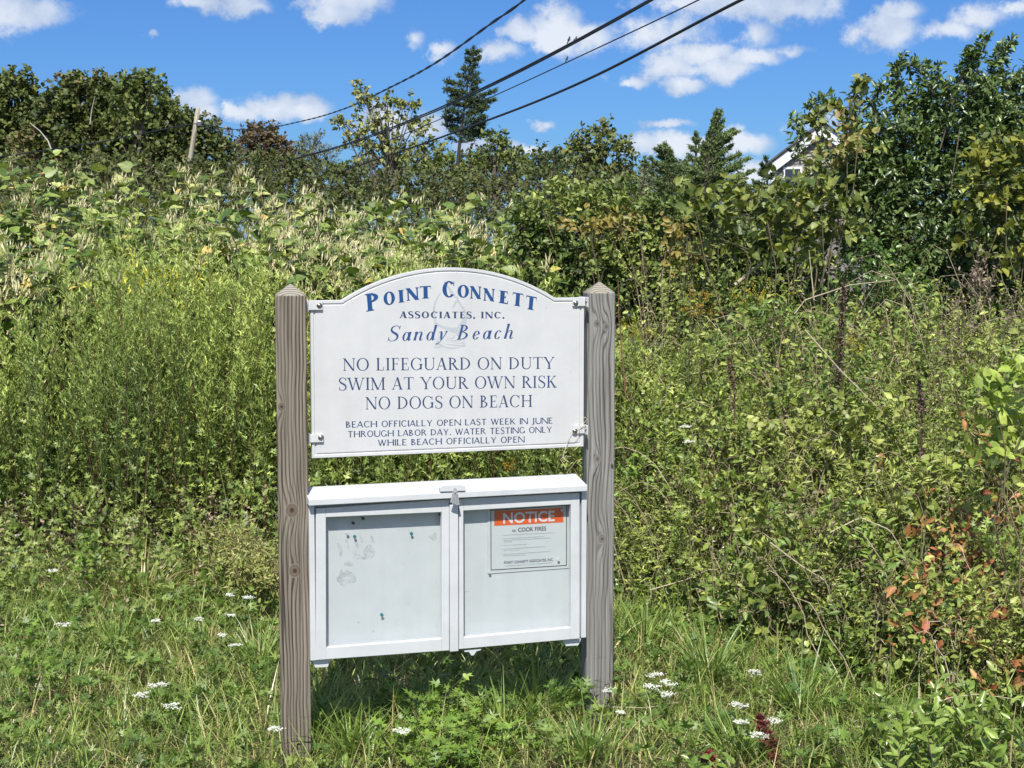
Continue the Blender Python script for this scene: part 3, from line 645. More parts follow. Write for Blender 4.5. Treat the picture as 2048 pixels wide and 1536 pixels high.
# backing board, what the notices are pinned to
YBK = yF + .024 + .012
bm = bmesh.new(); prism(bm, [(uL + sw + .001, zb + .019), (uR - sw - .001, zb + .019), (uR - sw - .001, zt - .019), (uL + sw + .001, zt - .019)], YBK, YBK + .008); sub('backing_board', M_BACK, 0)(bm)
# roof: a sloping cap with a square front edge
rt = lp(700, 972.3 - .0, DC)[1]
fz1 = (lp(640, 999.5, DC + .022)[1] + lp(1150, 970.5, DC + .022)[1]) / 2; fz0 = (lp(640, 1011, DC + .022)[1] + lp(1150, 983.5, DC + .022)[1]) / 2
ru0, ru1 = lp(617.6, 1000, DC + .022)[0], lp(1175.2, 975, DC + .022)[0]
back_top = (lp(645, 972.8, -.03)[1] + lp(1140, 949, -.03)[1]) / 2
bm = bmesh.new()
prof = [(yF - .022, fz0), (yF - .022, fz1), (.03, back_top), (.038, back_top), (.038, fz0)]
ins = [(0, 0), (0, 0), (.001, .001), (.001, .001), (0, 0)]
a = [bm.verts.new((loc2(ru0 + i[0]), y, z)) for (y, z), i in zip(prof, ins)]; b2 = [bm.verts.new((loc2(ru1 - i[1]), y, z)) for (y, z), i in zip(prof, ins)]
bm.faces.new(a); bm.faces.new(b2[::-1])
for i in range(5): bm.faces.new((a[i], b2[i], b2[(i + 1) % 5], a[(i + 1) % 5]))
roof = fin(bm, 'roof', M_WHITE, case, .002)
# doors: each a frame of two stiles and two rails round a clear pane
def pane_mat():
    m, nt = newmat('clear_pane'); N = nt.nodes.new; L = nt.links.new
    out = N('ShaderNodeOutputMaterial'); t = N('ShaderNodeBsdfTransparent'); t.inputs[0].default_value = (.965, .98, .985, 1)
    g = N('ShaderNodeBsdfGlossy'); g.inputs['Roughness'].default_value = .03; mx = N('ShaderNodeMixShader'); mx.inputs[0].default_value = .045; L(t.outputs[0], mx.inputs[1]); L(g.outputs[0], mx.inputs[2])
    # chalky residue smears on the inside of the plastic
    tc = N('ShaderNodeTexCoord'); nz = N('ShaderNodeTexNoise'); nz.inputs['Scale'].default_value = 9; nz.inputs['Detail'].default_value = 7; L(tc.outputs['Object'], nz.inputs[0])
    mr = N('ShaderNodeMapRange'); L(nz.outputs[0], mr.inputs[0]); mr.inputs[1].default_value = .58; mr.inputs[2].default_value = .8; mr.inputs[4].default_value = .05
    d = N('ShaderNodeBsdfDiffuse'); d.inputs[0].default_value = (.6, .62, .62, 1); m2 = N('ShaderNodeMixShader'); L(mr.outputs[0], m2.inputs[0]); L(mx.outputs[0], m2.inputs[1]); L(d.outputs[0], m2.inputs[2]); L(m2.outputs[0], out.inputs[0])
    return m
M_PANE = pane_mat()
def door(out4, in4):
    o = q4(out4); i = q4(in4); bm = bmesh.new(); yb = yF + .020
    TLo, TRo, BRo, BLo = o; TLi, TRi, BRi, BLi = i
    def quadp(p): prism(bm, p, yF, yb)
    # stiles run full height, rails sit between them
    tl, tr = (TLi[0], TLo[1] + (TRo[1] - TLo[1]) * (TLi[0] - TLo[0]) / (TRo[0] - TLo[0])), (TRi[0], TLo[1] + (TRo[1] - TLo[1]) * (TRi[0] - TLo[0]) / (TRo[0] - TLo[0]))
    bl, br = (BLi[0], BLo[1] + (BRo[1] - BLo[1]) * (BLi[0] - BLo[0]) / (BRo[0] - BLo[0])), (BRi[0], BLo[1] + (BRo[1] - BLo[1]) * (BRi[0] - BLo[0]) / (BRo[0] - BLo[0]))
    quadp([BLo, bl, tl, TLo]); quadp([br, BRo, TRo, tr]); quadp([BLi, BRi, tr, tl][:0] or [TLi, TRi, tr, tl]); quadp([bl, br, BRi, BLi])
    fr = sub('door_frame', M_WHITE, .0014)(bm)
    bm = bmesh.new(); prism(bm, [(BLi[0] - .004, BLi[1] - .004), (BRi[0] + .004, BRi[1] - .004), (TRi[0] + .004, TRi[1] + .004), (TLi[0] - .004, TLi[1] + .004)], yb + .0005, yb + .0025)
    sub('door_pane', M_PANE, 0)(bm)
    return fr
door([(632, 1017), (898.3, 998.5), (898.3, 1301), (632, 1320.4)], [(652, 1034.7), (883.7, 1024.3), (883.7, 1277.6), (652.3, 1295.5)])
door([(918.4, 997.8), (1159.5, 985.5), (1159.5, 1277.2), (918.4, 1298.5)], [(926.9, 1021.4), (1142, 1008.9), (1142, 1255.2), (927.6, 1275.5)])
# strip over the gap between the doors
bm = bmesh.new(); slab(bm, (899.6, 1009.5), (916.8, 1009), (917.4, 1302.5), (900.6, 1304), yF - .006, yF + .012, DC + .006); sub('middle_strip', M_WHITE, .002)(bm)
# latch plate and its scallop shell knob
bm = bmesh.new()
lpz = [lp(x, y, DC + .026) for x, y in ((880.5, 984), (931.5, 982), (930.5, 972), (922, 969.3), (884, 970.5), (880, 977))]
prism(bm, lpz, yF - .026, yF - .010); sub('latch_plate', M_WHITE, .0015)(bm)
bm = bmesh.new(); c0 = lp(909.5, 986, DC + .032); nr = 9; ry = yF - .030
vs = []; fan = [(-.0105, -.0375), (-.0078, -.0395), (-.005, -.043), (-.002, -.0425), (.001, -.046), (.004, -.0455), (.007, -.048), (.0100, -.046), (.0125, -.047)]
topc = (loc2(c0[0]), c0[1] + .013)
rows2 = []
for s_ in (0, .15, .35, .65, 1.0):
    row = []
    for k, (fx, fz) in enumerate(fan):
        fx, fz = fx * 1.35, fz * 1.12; wx = fx * (.35 + .65 * s_) if s_ > 0 else fx * .30
        row.append(bm.verts.new((topc[0] + wx, ry - .004 * math.sin(math.pi * min(1, s_ + .15)) - (.0016 if k % 2 else 0), topc[1] + fz * s_ * .95 + (0.002 if s_ == 0 and 2 < k < 6 else 0))))
    rows2.append(row)
for a, b2 in zip(rows2, rows2[1:]):
    for i in range(nr - 1): bm.faces.new((a[i], a[i + 1], b2[i + 1], b2[i]))
ext = bmesh.ops.solidify(bm, geom=bm.faces[:], thickness=.004)
shell = sub('scallop_knob', M_WHITE, 0)(bm)
bm = bmesh.new(); bmesh.ops.create_uvsphere(bm, u_segments=12, v_segments=8, radius=.003, matrix=Matrix.Translation((topc[0], ry - .005, c0[1] + .002))); sub('knob_screw', M_STEEL, 0)(bm)
# wedge-shaped feet under the case and a small catch
for x0, x1, y0, y1 in ((622.5, 662, 1320, 1335.5), (1124, 1163, 1279, 1292.5)):
    a = [lp(x, y, .03) for x, y in ((x0, y0), (x1, y0 - 2.5), (x1 - 6.5, y1 - 1.5), (x0 + 8, y1))]; bm = bmesh.new()
    prism(bm, [a[3], a[2], a[1], a[0]], yF + .014, .03); sub('foot', M_WHITE, .001)(bm)
a = [lp(x, y, .04) for x, y in ((928, 1301), (963, 1297.5), (962, 1301), (953, 1303), (948, 1311), (943, 1311.5), (938, 1304), (930, 1304.5))]; bm = bmesh.new()
prism(bm, a[::-1], yF + .006, yF + .012); sub('door_catch', M_WHITE, .0008)(bm)

# ---- the notice sheet pinned in the case
FP = .0006
DN = -(YBK)                                                    # plane of the backing board
sheet = empty('notice_sheet', board.location + Vector(NF) * (DN + .0015), TH); sheet.location.z = 0
tag(sheet, 'laminated NOTICE RE: COOK FIRES sheet with orange heading inside the right case door', 'notice')
def flat(bm, quadpx, y, th=0):
    a = [lp(x, y_, DN + .002) for x, y_ in quadpx]; vs = [bm.verts.new((loc2(u), y, z)) for u, z in a[::-1]]; f = bm.faces.new(vs)
    return f
M_LAM = plain('laminated_paper', (.64, .655, .64), .22, 0, .25, 25, .04, 8)
M_ORG = plain('orange_print', (.80, .13, .035), .3, 0, 0, 1, .06, 10)
M_BLK = plain('black_print', (.03, .03, .045), .35, 0, 0, 1, .1, 50)
M_GRYT = plain('grey_print', (.42, .44, .46), .4, 0, 0, 1, .1, 50)
M_VIO = plain('violet_print', (.06, .055, .15), .4, 0, 0, 1, .1, 50)
M_WPR = plain('white_print', (.75, .76, .77), .3, 0, 0, 1, .02, 10)
bm = bmesh.new(); a = [lp(x, y, DN + .002) for x, y in ((975, 1021), (1138.5, 1007), (1138, 1136), (975, 1147.5))]; prism(bm, a[::-1], -.0008, .0006); fin(bm, 'paper', M_LAM, sheet)
bm = bmesh.new(); B4 = [(981.6, 1021), (1133.2, 1010.4), (1132.8, 1130.7), (982, 1140)]
for (p, q) in zip(B4, B4[1:] + B4[:1]):
    dx, dy = q[0] - p[0], q[1] - p[1]; l = math.hypot(dx, dy); nx, ny = -dy / l * .75, dx / l * .75; ex_, ey_ = dx / l * .0, dy / l * .0
    flat(bm, [(p[0] - nx, p[1] - ny), (q[0] - nx, q[1] - ny), (q[0] + nx, q[1] + ny), (p[0] + nx, p[1] + ny)], -.0012)
fin(bm, 'border', M_BLK, sheet)
bm = bmesh.new(); flat(bm, [(988.3, 1022), (1126.4, 1015.2), (1126.6, 1044.3), (988.3, 1051.6)], -.0014); fin(bm, 'heading_band', M_ORG, sheet)
def ftext(name, txt, pa, pb, cap_px, y, mat, bold=.0):
    cu = bpy.data.curves.new(name, 'FONT'); cu.body = txt; cu.offset = bold; cu.resolution_u = 3; tmp = bpy.data.objects.new(name, cu); COL.objects.link(tmp)
    bpy.context.view_layer.update(); dg = bpy.context.evaluated_depsgraph_get(); me = bpy.data.meshes.new_from_object(tmp.evaluated_get(dg)); bpy.data.objects.remove(tmp); bpy.data.curves.remove(cu)
    n = len(me.vertices); co = np.zeros(n * 3, np.float32); me.vertices.foreach_get('co', co); co = co.reshape(-1, 3)
    x0, x1 = co[:, 0].min(), co[:, 0].max(); y0, y1 = 0, co[:, 1].max()
    ua, za = lp(*pa, DN + .002); ub, zb_ = lp(*pb, DN + .002); h = lp(pa[0], pa[1] - cap_px, DN + .002)[1] - za
    f = (co[:, 0] - x0) / (x1 - x0); out = np.stack([ua + (ub - ua) * f - UC, np.full(n, y), za + (zb_ - za) * f + co[:, 1] / y1 * h], 1)
    me.vertices.foreach_set('co', out.astype(np.float32).ravel()); me.materials.clear(); me.materials.append(mat); me.update(); o = bpy.data.objects.new(name, me); link(o, sheet); return o
ftext('notice_lettering', 'NOTICE', (1006, 1046.5), (1109, 1041.5), 21, -.0017, M_WPR, .022)
ftext('subject_lettering', 'COOK FIRES', (1036, 1063.5), (1092, 1060.5), 8.2, -.0014, M_BLK, .012)
ftext('re_lettering', 'RE:', (1024.5, 1064), (1032, 1063.6), 4.6, -.0014, M_BLK, .0)
ftext('association_lettering', 'POINT CONNETT ASSOCIATES, INC.', (1008, 1128), (1106.5, 1121.5), 5.4, -.0014, M_VIO, .012)
bm = bmesh.new()
for x0, y0, x1, y1 in ((1007, 1071, 1111.5, 1065.5), (1007, 1078, 1087, 1073.6), (1007, 1081.6, 1101, 1076.2), (1007, 1084.5, 1024, 1083.8), (1007, 1091.5, 1054, 1089), (1007, 1098.5, 1090, 1093.6), (1007, 1101.5, 1039, 1100), (1007, 1109.5, 1100.5, 1103), (1007, 1112.5, 1052, 1110), (1010, 1132.5, 1104, 1126)):
    x = x0; 
    while x < x1:
        w = min(random.uniform(1.5, 6), x1 - x); ya = y0 + (y1 - y0) * (x - x0) / (x1 - x0); yb_ = y0 + (y1 - y0) * (x + w - x0) / (x1 - x0)
        flat(bm, [(x, ya - 1.3), (x + w, yb_ - 1.3), (x + w, yb_ - .1), (x, ya - .1)], -.0014); x += w + 1.0
for y in (1071, 1078, 1091.5, 1098.5, 1109.5): flat(bm, [(1003.2, y - 1.6), (1004.6, y - 1.7), (1004.6, y - .4), (1003.2, y - .3)], -.0014)
fin(bm, 'body_text', M_GRYT, sheet)['kind'] = 'stuff'

# ---- push pins
def pin(px, py, mat, label, cat='push pin'):
    u, z = lp(px, py, DN + .006); P = OB + U * u + NF * DN; P = np.array([P[0], P[1], z])
    bm = bmesh.new()
    for r1, r2, y0, y1 in ((.0042, .0042, .0008, .0024), (.0024, .0020, .0024, .0085), (.0038, .0044, .0085, .0105)):
        bmesh.ops.create_cone(bm, segments=12, radius1=r1, radius2=r2, depth=y1 - y0, cap_ends=True, matrix=Matrix.Translation((0, 0, (y0 + y1) / 2)))
    me = bpy.data.meshes.new('push_pin'); bm.to_mesh(me); bm.free(); me.materials.append(mat); o = bpy.data.objects.new('push_pin', me); link(o)
    o.location = P; o.rotation_euler = (math.radians(90), 0, TH); tag(o, label, cat, 'push pins in the display case')
M_TEAL = plain('teal_plastic', (.03, .22, .25), .3); M_DKP = plain('dark_plastic', (.015, .03, .045), .3); M_CLR = plain('clear_plastic', (.62, .65, .66), .15)
pin(726, 1037, M_DKP, 'dark push pin highest in the left case door, in the frame shadow')
pin(706.5, 1046, M_DKP, 'dark push pin just below and left of the highest one in the left door')
pin(709.5, 1073, M_TEAL, 'teal push pin above the smeared handprint in the left door')
pin(823, 1067, M_TEAL, 'teal push pin towards the upper right of the left door')
pin(763.7, 1229.5, M_TEAL, 'teal push pin alone low in the middle of the left door')
pin(880.5, 1029, M_DKP, 'dark push pin in the top right corner of the left door')
pin(694, 1034, M_CLR, 'clear push pin under the top rail of the left door')
pin(694.5, 1066, M_CLR, 'clear push pin below the frame shadow in the left door')
pin(1123, 1020, M_CLR, 'clear push pin in the orange heading of the notice')
pin(1116.5, 1119, M_CLR, 'clear push pin near the lower right corner of the notice')
pin(979, 1144, M_CLR, 'clear push pin at the lower left corner of the notice')
# dried smears on the backing board
def smears():
    bm = bmesh.new(); j = 0
    for cx, cy, rx, ry, a in ((692, 1155, 19, 16, 0), (737, 1105, 12, 15, .5), (718, 1110, 14, 9, .2), (697, 1128, 9, 5, 0), (680, 1100, 4, 14, -.2), (695, 1088, 3, 12, -.3), (714, 1088, 3, 8, -.2), (744, 1077, 2.5, 9, -.5), (722, 1078, 3, 9, -.4), (866, 1073, 7, 8, 0)):
        vs = []
        for k in range(18):
            t = k / 18 * 2 * math.pi; r = 1 + .16 * math.sin(3 * t + cx) + .1 * math.sin(5 * t + cy); x = rx * r * math.cos(t); y = ry * r * math.sin(t)
            u, z = lp(cx + x * math.cos(a) - y * math.sin(a), cy + x * math.sin(a) + y * math.cos(a), DN); vs.append(bm.verts.new((loc2(u), YBK - .0004 - j * .00003, z)))
        bm.faces.new(vs); j += 1
    m, nt = newmat('dried_smear'); N = nt.nodes.new; L = nt.links.new; out = N('ShaderNodeOutputMaterial'); t = N('ShaderNodeBsdfTransparent'); d = N('ShaderNodeBsdfDiffuse'); d.inputs[0].default_value = (.53, .54, .53, 1)
    tc = N('ShaderNodeTexCoord'); nz = N('ShaderNodeTexNoise'); nz.inputs['Scale'].default_value = 60; nz.inputs['Detail'].default_value = 5; L(tc.outputs['Object'], nz.inputs[0])
    mr = N('ShaderNodeMapRange'); L(nz.outputs[0], mr.inputs[0]); mr.inputs[1].default_value = .35; mr.inputs[2].default_value = .68; mr.inputs[3].default_value = 0; mr.inputs[4].default_value = .42
    mx = N('ShaderNodeMixShader'); L(mr.outputs[0], mx.inputs[0]); L(t.outputs[0], mx.inputs[1]); L(d.outputs[0], mx.inputs[2]); L(mx.outputs[0], out.inputs[0])
    o = fin(bm, 'handprint_smear', m, case); o['label'] = 'dried grey handprint smears on the backing board'
smears()

# ---- frayed string tied round the lower right bracket
def string():
    pts = [[(1158, 850, .010), (1163, 840, .016), (1170, 834, .022), (1175.5, 840, .018), (1172, 849, .012), (1160, 856, .012), (1147, 858, .012), (1140, 868, .010), (1138, 876, .009), (1136, 880, .008)],
           [(1175, 838, .018), (1168, 846, .014), (1160, 854, .014), (1158, 866, .012), (1153, 876, .009), (1146, 881, .008), (1138, 880, .007)],
           [(1137, 878, .009), (1133, 890, .008), (1130, 900, .008), (1126, 913, .009), (1130, 919, .012), (1137, 924, .014)],
           [(1126, 914, .009), (1122, 918, .012)], [(1130, 912, .009), (1142, 913, .012)]]
    ac = Acc()
    for i, pl in enumerate(pts):
        P = []
        for x, y, d in pl: u, z = lp(x, y, d); P.append(OB + U * u + NF * d + np.array([0, 0, z]))
        P = np.array(P); t = np.linspace(0, 1, len(P)); tt = np.linspace(0, 1, len(P) * 4); Q = np.stack([np.interp(tt, t, P[:, k]) for k in range(3)], 1)
        r = np.full(len(tt), .0011 if i == 2 else .0007); tubes(ac, Q[None], r[None], np.array([[.55, .47, .36]]), 5)
    o = ac.build('frayed_string', M_STEM); tag(o, 'frayed tan string looped round the lower right sign bracket', 'string')
string()

# ================================================================ far things: trees, pole, wires, house
G_DARK = [(.018, .028, .008), (.048, .066, .015), (.088, .112, .026), (.14, .155, .045)]
G_MID = [(.028, .045, .010), (.062, .088, .020), (.115, .14, .036), (.19, .20, .065)]
G_REDD = [(.045, .038, .014), (.085, .062, .028), (.125, .085, .045), (.10, .105, .04)]
G_GREY = [(.07, .085, .045), (.12, .135, .08), (.17, .18, .12)]
G_CEDAR = [(.016, .034, .014), (.036, .064, .024), (.068, .10, .036), (.11, .14, .055)]
G_LIGHT = [(.045, .085, .016), (.085, .14, .028), (.13, .19, .042), (.20, .24, .06)]
BARK = np.array([.13, .11, .085])

def blob_points(blobs, Y, dens, shell=.45, yscale=.8, tl=0):
    """blobs in picture pixels (cx, cy, rx, ry[, dy]) at distance Y -> points and outward directions in world space"""
    P, D = [], []
    for bl in blobs:
        cx, cy, rx, ry = bl[:4]; dy = bl[4] if len(bl) > 4 else 0; Yb = Y + dy
        c = at(cx, cy, Yb); k = Yb / FPX; a = np.array([rx * k, rx * k * yscale, ry * k]); a = np.maximum(a - tl * .45, a * .7)
        area = 4 * math.pi * ((a[0] * a[1]) ** 1.6 / 3 + (a[0] * a[2]) ** 1.6 / 3 * 2) ** (1 / 1.6)
        n = max(12, int(area * dens)); d = randdir(n); r = 1 - shell * rng.uniform(0, 1, n) ** 1.5
        d = d * (1 + .0 * d); p = c + d * a * r[:, None] * (1 + .09 * np.sin(d[:, :1] * 7 + cx) + .09 * np.sin(d[:, 2:] * 9 + cy))
        P.append(p); D.append(nrm(d / a))
    P = np.concatenate(P); D = np.concatenate(D); m = P[:, 2] > .02
    return P[m], D[m]
def tree(name, label, cat, Y, blobs, dens, q, L, W, shape, cols, trunk=None, tl=None, group=None, mat=None, shell=.5, upb=.35, trad=.14, bias=None, limb=True, tilt=(0, 0, 0)):
    if Y > 27.5: L, W, dens, trad, Y = L * 1.15, W * 1.15, dens / 1.15, trad * 1.2, Y * 1.72
    else: L, W, dens = L * .8, W * .8, dens * 1.9
    tl = tl or L * 2.2; P, D = blob_points(blobs, Y, dens, shell, tl=tl)
    base_px = trunk[0] if trunk else blobs[0][0]
    b0 = at(base_px, 520, Y); b0[2] = 0
    root = empty(name, b0); tag(root, label, cat, group)
    ac = Acc(); Dr = nrm(D + np.array([0, 0, upb]) + np.array(tilt) + rng.normal(0, .45, D.shape))
    bi = None
    if bias is not None: bi = bias(P)
    sprigs(ac, P, Dr, q, tl, L, W, shape, cols, tw=L * .035, twc=tuple(BARK * .8), bias=bi)
    cr = ac.build('crown', mat or M_FAR, root, b0); cr.location = (0, 0, 0)
    ac = Acc()
    top = at(trunk[1][0], trunk[1][1], Y) if trunk else at(blobs[0][0], blobs[0][1], Y)
    s = np.linspace(0, 1, 8)[:, None]; wob = np.concatenate([rng.normal(0, trad * .5, (8, 2)), np.zeros((8, 1))], 1) * np.sin(s * math.pi)
    LN = b0 * (1 - s) + top * s + wob; trad *= .7; tubes(ac, LN[None], (trad * (1 - .85 * s[:, 0]))[None], BARK[None], 8)
    if limb:
        for bl in blobs:
            c = at(bl[0], bl[1], Y + (bl[4] if len(bl) > 4 else 0)); st = LN[int(np.clip(np.argmin(np.abs(LN[:, 2] - c[2] * .7)), 1, 6))]; u = np.linspace(0, 1, 6)[:, None]
            for k in range(3):
                e = c + randdir(1)[0] * np.array([bl[2], bl[2], bl[3]]) * (Y / FPX) * .8; mid = (st + e) / 2 + np.array([0, 0, .1 * Y / 30]) 
                ln = (1 - u) ** 2 * st + 2 * u * (1 - u) * mid + u * u * e; tubes(ac, ln[None], (trad * .26 * (1 - .85 * u[:, 0]))[None], BARK[None], 5)
    t = ac.build('trunk', M_STEM, root, b0, smooth=True); t.location = (0, 0, 0)
    return root

tree('oak_tree', 'bushy dark green oak at the left edge behind the power line', 'tree', 34, [(20, 215, 60, 62), (70, 260, 60, 70), (-40, 260, 70, 90), (25, 330, 90, 80), (35, 165, 32, 25)], 22, 9, .17, .12, 'fold', G_DARK, (20, (25, 190)), trad=.22)
tree('rounded_tree', 'broad reddish topped dark tree left of the utility pole', 'tree', 31, [(150, 215, 72, 62), (215, 210, 66, 52), (285, 240, 72, 62), (110, 262, 60, 60), (180, 300, 100, 80), (300, 310, 90, 70), (160, 168, 34, 18), (205, 172, 36, 18), (60, 370, 60, 90)], 26, 9, .15, .12, 'dia', G_DARK[:3] + [(.13, .10, .045)], (200, (190, 190)), trad=.26,
     bias=lambda P: .35 * (np.sin(P[:, 0] * .6) > .25) + .15 * (P[:, 2] > 7))
tree('bright_crown_tree', 'lighter green tree with a tuft of branches above the broad dark crown', 'tree', 28, [(262, 195, 40, 40), (250, 235, 45, 50), (290, 162, 22, 20), (300, 180, 20, 26), (275, 158, 12, 12)], 20, 8, .15, .11, 'fold', G_MID, (262, (285, 165)), trad=.12)
tree('low_dark_tree', 'dark tree with thin reddish twigs behind the utility pole', 'tree', 33, [(360, 262, 52, 50), (400, 285, 50, 48), (345, 320, 70, 50), (430, 320, 46, 40), (330, 225, 28, 28)], 26, 9, .15, .12, 'dia', G_DARK[:3] + [(.13, .10, .045)], (370, (360, 250)), trad=.18)
tree('thin_sumac_tree', 'thin see-through tree with grey violet leaves right of the utility pole', 'tree', 36, [(430, 262, 34, 26), (448, 285, 28, 30), (420, 250, 22, 14), (470, 310, 30, 30)], 7, 7, .12, .07, 'dia', [(.06, .05, .04), (.11, .085, .07), (.09, .10, .06)], (432, (430, 250)), trad=.07)
tree('russet_tree', 'russet brown rounded tree between the pole and the white flowering poplar', 'tree', 38, [(520, 285, 46, 34), (545, 300, 44, 38), (500, 320, 46, 40), (560, 330, 46, 40), (505, 262, 22, 14), (540, 262, 20, 14)], 22, 9, .12, .08, 'fold', G_REDD, (522, (522, 270)), trad=.15)
tree('grey_willow_tree', 'hazy grey green willow bush behind the russet tree', 'tree', 42, [(620, 300, 36, 28), (645, 315, 34, 30), (600, 325, 36, 30), (625, 280, 20, 14)], 18, 8, .16, .05, 'dia', G_GREY, (622, (622, 285)), trad=.1)
tree('poplar_tree', 'open ragged poplar with light leaves left of the tall cedar', 'tree', 26, [(735, 230, 26, 34), (728, 205, 18, 28), (770, 215, 30, 22), (790, 200, 22, 20), (755, 260, 45, 34), (810, 250, 34, 30), (700, 268, 28, 30), (720, 300, 46, 36), (790, 305, 60, 34), (850, 285, 34, 26), (872, 300, 28, 26), (722, 180, 10, 14), (820, 205, 16, 12), (686, 245, 12, 16), (846, 250, 20, 14)], 17, 8, .085, .07, 'fold', G_MID[1:] + [(.24, .25, .11)], (760, (770, 215)), trad=.11, shell=.8,
     bias=lambda P: .25 * (P[:, 0] < -2.1))
tree('green_bush_tree', 'bright green bushy tree right of the tall cedar trunk', 'tree', 24, [(985, 320, 46, 32), (1010, 300, 34, 18), (950, 345, 40, 28), (1035, 325, 36, 28), (890, 345, 50, 28), (990, 288, 18, 8)], 24, 9, .10, .055, 'fold', G_MID, (990, (990, 300)), trad=.1)
tree('round_dark_tree', 'round dark green tree in the middle of the skyline', 'tree', 25, [(1195, 285, 44, 34), (1225, 310, 46, 36), (1165, 305, 42, 34), (1205, 262, 26, 16), (1250, 320, 24, 24), (1195, 350, 60, 34), (1150, 290, 20, 14)], 26, 9, .095, .06, 'fold', G_DARK[1:] + [(.12, .105, .05)], (1200, (1200, 275)), trad=.13)
tree('grey_bush_tree', 'small grey leaved bush below the round dark tree', 'tree', 20, [(1270, 385, 32, 22), (1290, 370, 20, 14)], 26, 8, .06, .025, 'dia', G_GREY, (1272, (1272, 380)), trad=.05)
def far_scrub():
    ac = Acc(); P, D = [], []
    for Y, y0, y1, dn in ((30, 322, 430, 3900), (22, 352, 480, 2600), (18, 385, 520, 1300), (13, 420, 600, 1500)):
        px = rng.uniform(-150, 2150 if Y < 20 else 1560, dn); edge = 8 * np.sin(px * .021) + 6 * np.sin(px * .057 + 1) + (np.interp(px, [860, 940, 1000, 1050, 1090, 1150, 1270, 1320, 1420, 1500, 1570], [2, -8, -22, 0, -10, 0, 6, 5, 30, 62, 70]) if Y > 20 else 0); py = y0 + edge + (y1 - y0) * rng.uniform(0, 1, dn) ** 1.1
        Yv = Y + rng.uniform(-.6, .6, dn) * Y * .06; k = Yv / FPX; Q = np.array([at(a, b, c) for a, b, c in zip(px, py, Yv)]); Dr = nrm(rng.normal(0, .6, Q.shape) + [0, -.3, .5])
        for half in (0, 1):
            m = rng.uniform(size=dn) < .5; sprigs(ac, Q[m], Dr[m], 9, 24 * Y / FPX, 9 * Y / FPX, 5.5 * Y / FPX, 'dia', G_DARK if half else G_OLV, tw=.6 * Y / FPX)
    o = ac.build('far_scrub', M_FAR); tag(o, 'low dark scrub filling the gap under the distant trees', 'scrub', kind='stuff')
G_OLV = [(.03, .04, .012), (.06, .075, .022), (.10, .11, .035)]
far_scrub()

def cedar(name, label, Y, trunk, branches, cols, trad, dens=1.0, tilt=.5, tr2=None, lift=1.0):
    """trunk: pixel polyline from the ground up; branches: (start px, end px, thickness px)"""
    b0 = at(trunk[0][0], trunk[0][1], Y); b0[2] = 0; root = empty(name, b0); tag(root, label, 'tree')
    T = np.array([b0] + [at(x, y, Y) for x, y in trunk]); t = np.linspace(0, 1, len(T)); tt = np.linspace(0, 1, 14)
    LN = np.stack([np.interp(tt, t, T[:, k]) for k in range(3)], 1); ac = Acc(); tubes(ac, LN[None], (trad * (1 - .8 * tt))[None], (BARK * .4)[None], 8)
    leaf = Acc(); k = Y / FPX
    for (x0, y0, x1, y1, th) in branches:
        dy = rng.uniform(-1, 1) * abs(x1 - x0) * k * .6; A = at(x0, y0, Y); B = at(x1, y1, Y + dy); th = th * 1.0; u = np.linspace(0, 1, 6)[:, None]; sag = np.array([0, 0, -.06 * np.linalg.norm(B - A)])
        ln = A * (1 - u) + B * u + sag * np.sin(u * math.pi); tubes(ac, ln[None], (trad * .25 * (1 - .8 * u[:, 0]))[None], (BARK * .6)[None], 4)
        n = int((14 + 1.0 * math.hypot(x1 - x0, y1 - y0) * th * .20) * dens); s = rng.uniform(0, 1, n) ** .8
        P = A * (1 - s[:, None]) + B * s[:, None] + rng.normal(0, th * k * .20, (n, 3)) * (1.15 - .6 * s[:, None]) * np.array([1, 1.3, .8])
        bd = nrm((B - A)[None]); Dr = nrm(bd * .8 + rng.normal(0, .55, (n, 3)) + np.array([.25 * tilt, 0, .55 * lift]))
        sprigs(leaf, P, Dr, 8, 6 * k, 4.5 * k, 1.5 * k, 'dia', cols, spread=.45, tw=.25 * k, twc=(.05, .04, .025), upn=.5)
    t = ac.build('trunk', M_STEM, root, b0, smooth=True); t.location = (0, 0, 0); c = leaf.build('crown', M_FAR, root, b0); c.location = (0, 0, 0)
    return root
cb = []
for y, xl, xr, th in ((105, 934, 958, 12), (120, 935, 957, 16), (135, 926, 950, 18), (152, 918, 955, 20), (165, 892, 958, 18), (180, 890, 950, 20), (192, 905, 945, 20), (205, 898, 962, 22), (222, 893, 970, 22), (238, 890, 968, 22), (252, 895, 965, 22), (262, 905, 965, 18)):
    tx = 944 - (y - 100) * .13; cb += [(tx, y + 8, xl, y, th), (tx, y + 8, xr, y - 3, th)]
cb += [(940, 112, 946, 97, 8), (930, 205, 990, 182, 13), (930, 215, 990, 200, 13), (925, 268, 986, 266, 12), (922, 275, 978, 272, 10), (922, 240, 886, 232, 6), (919, 285, 945, 280, 8), (919, 283, 900, 278, 8), (944, 122, 958, 118, 8), (925, 210, 975, 215, 14)]
cedar('tall_cedar', 'tall thin dark cedar with a bare lower trunk against the sky', 27, [(915, 335), (919, 290), (925, 240), (935, 170), (944, 100)], cb, G_CEDAR, .042, .62, .8)
cb = []
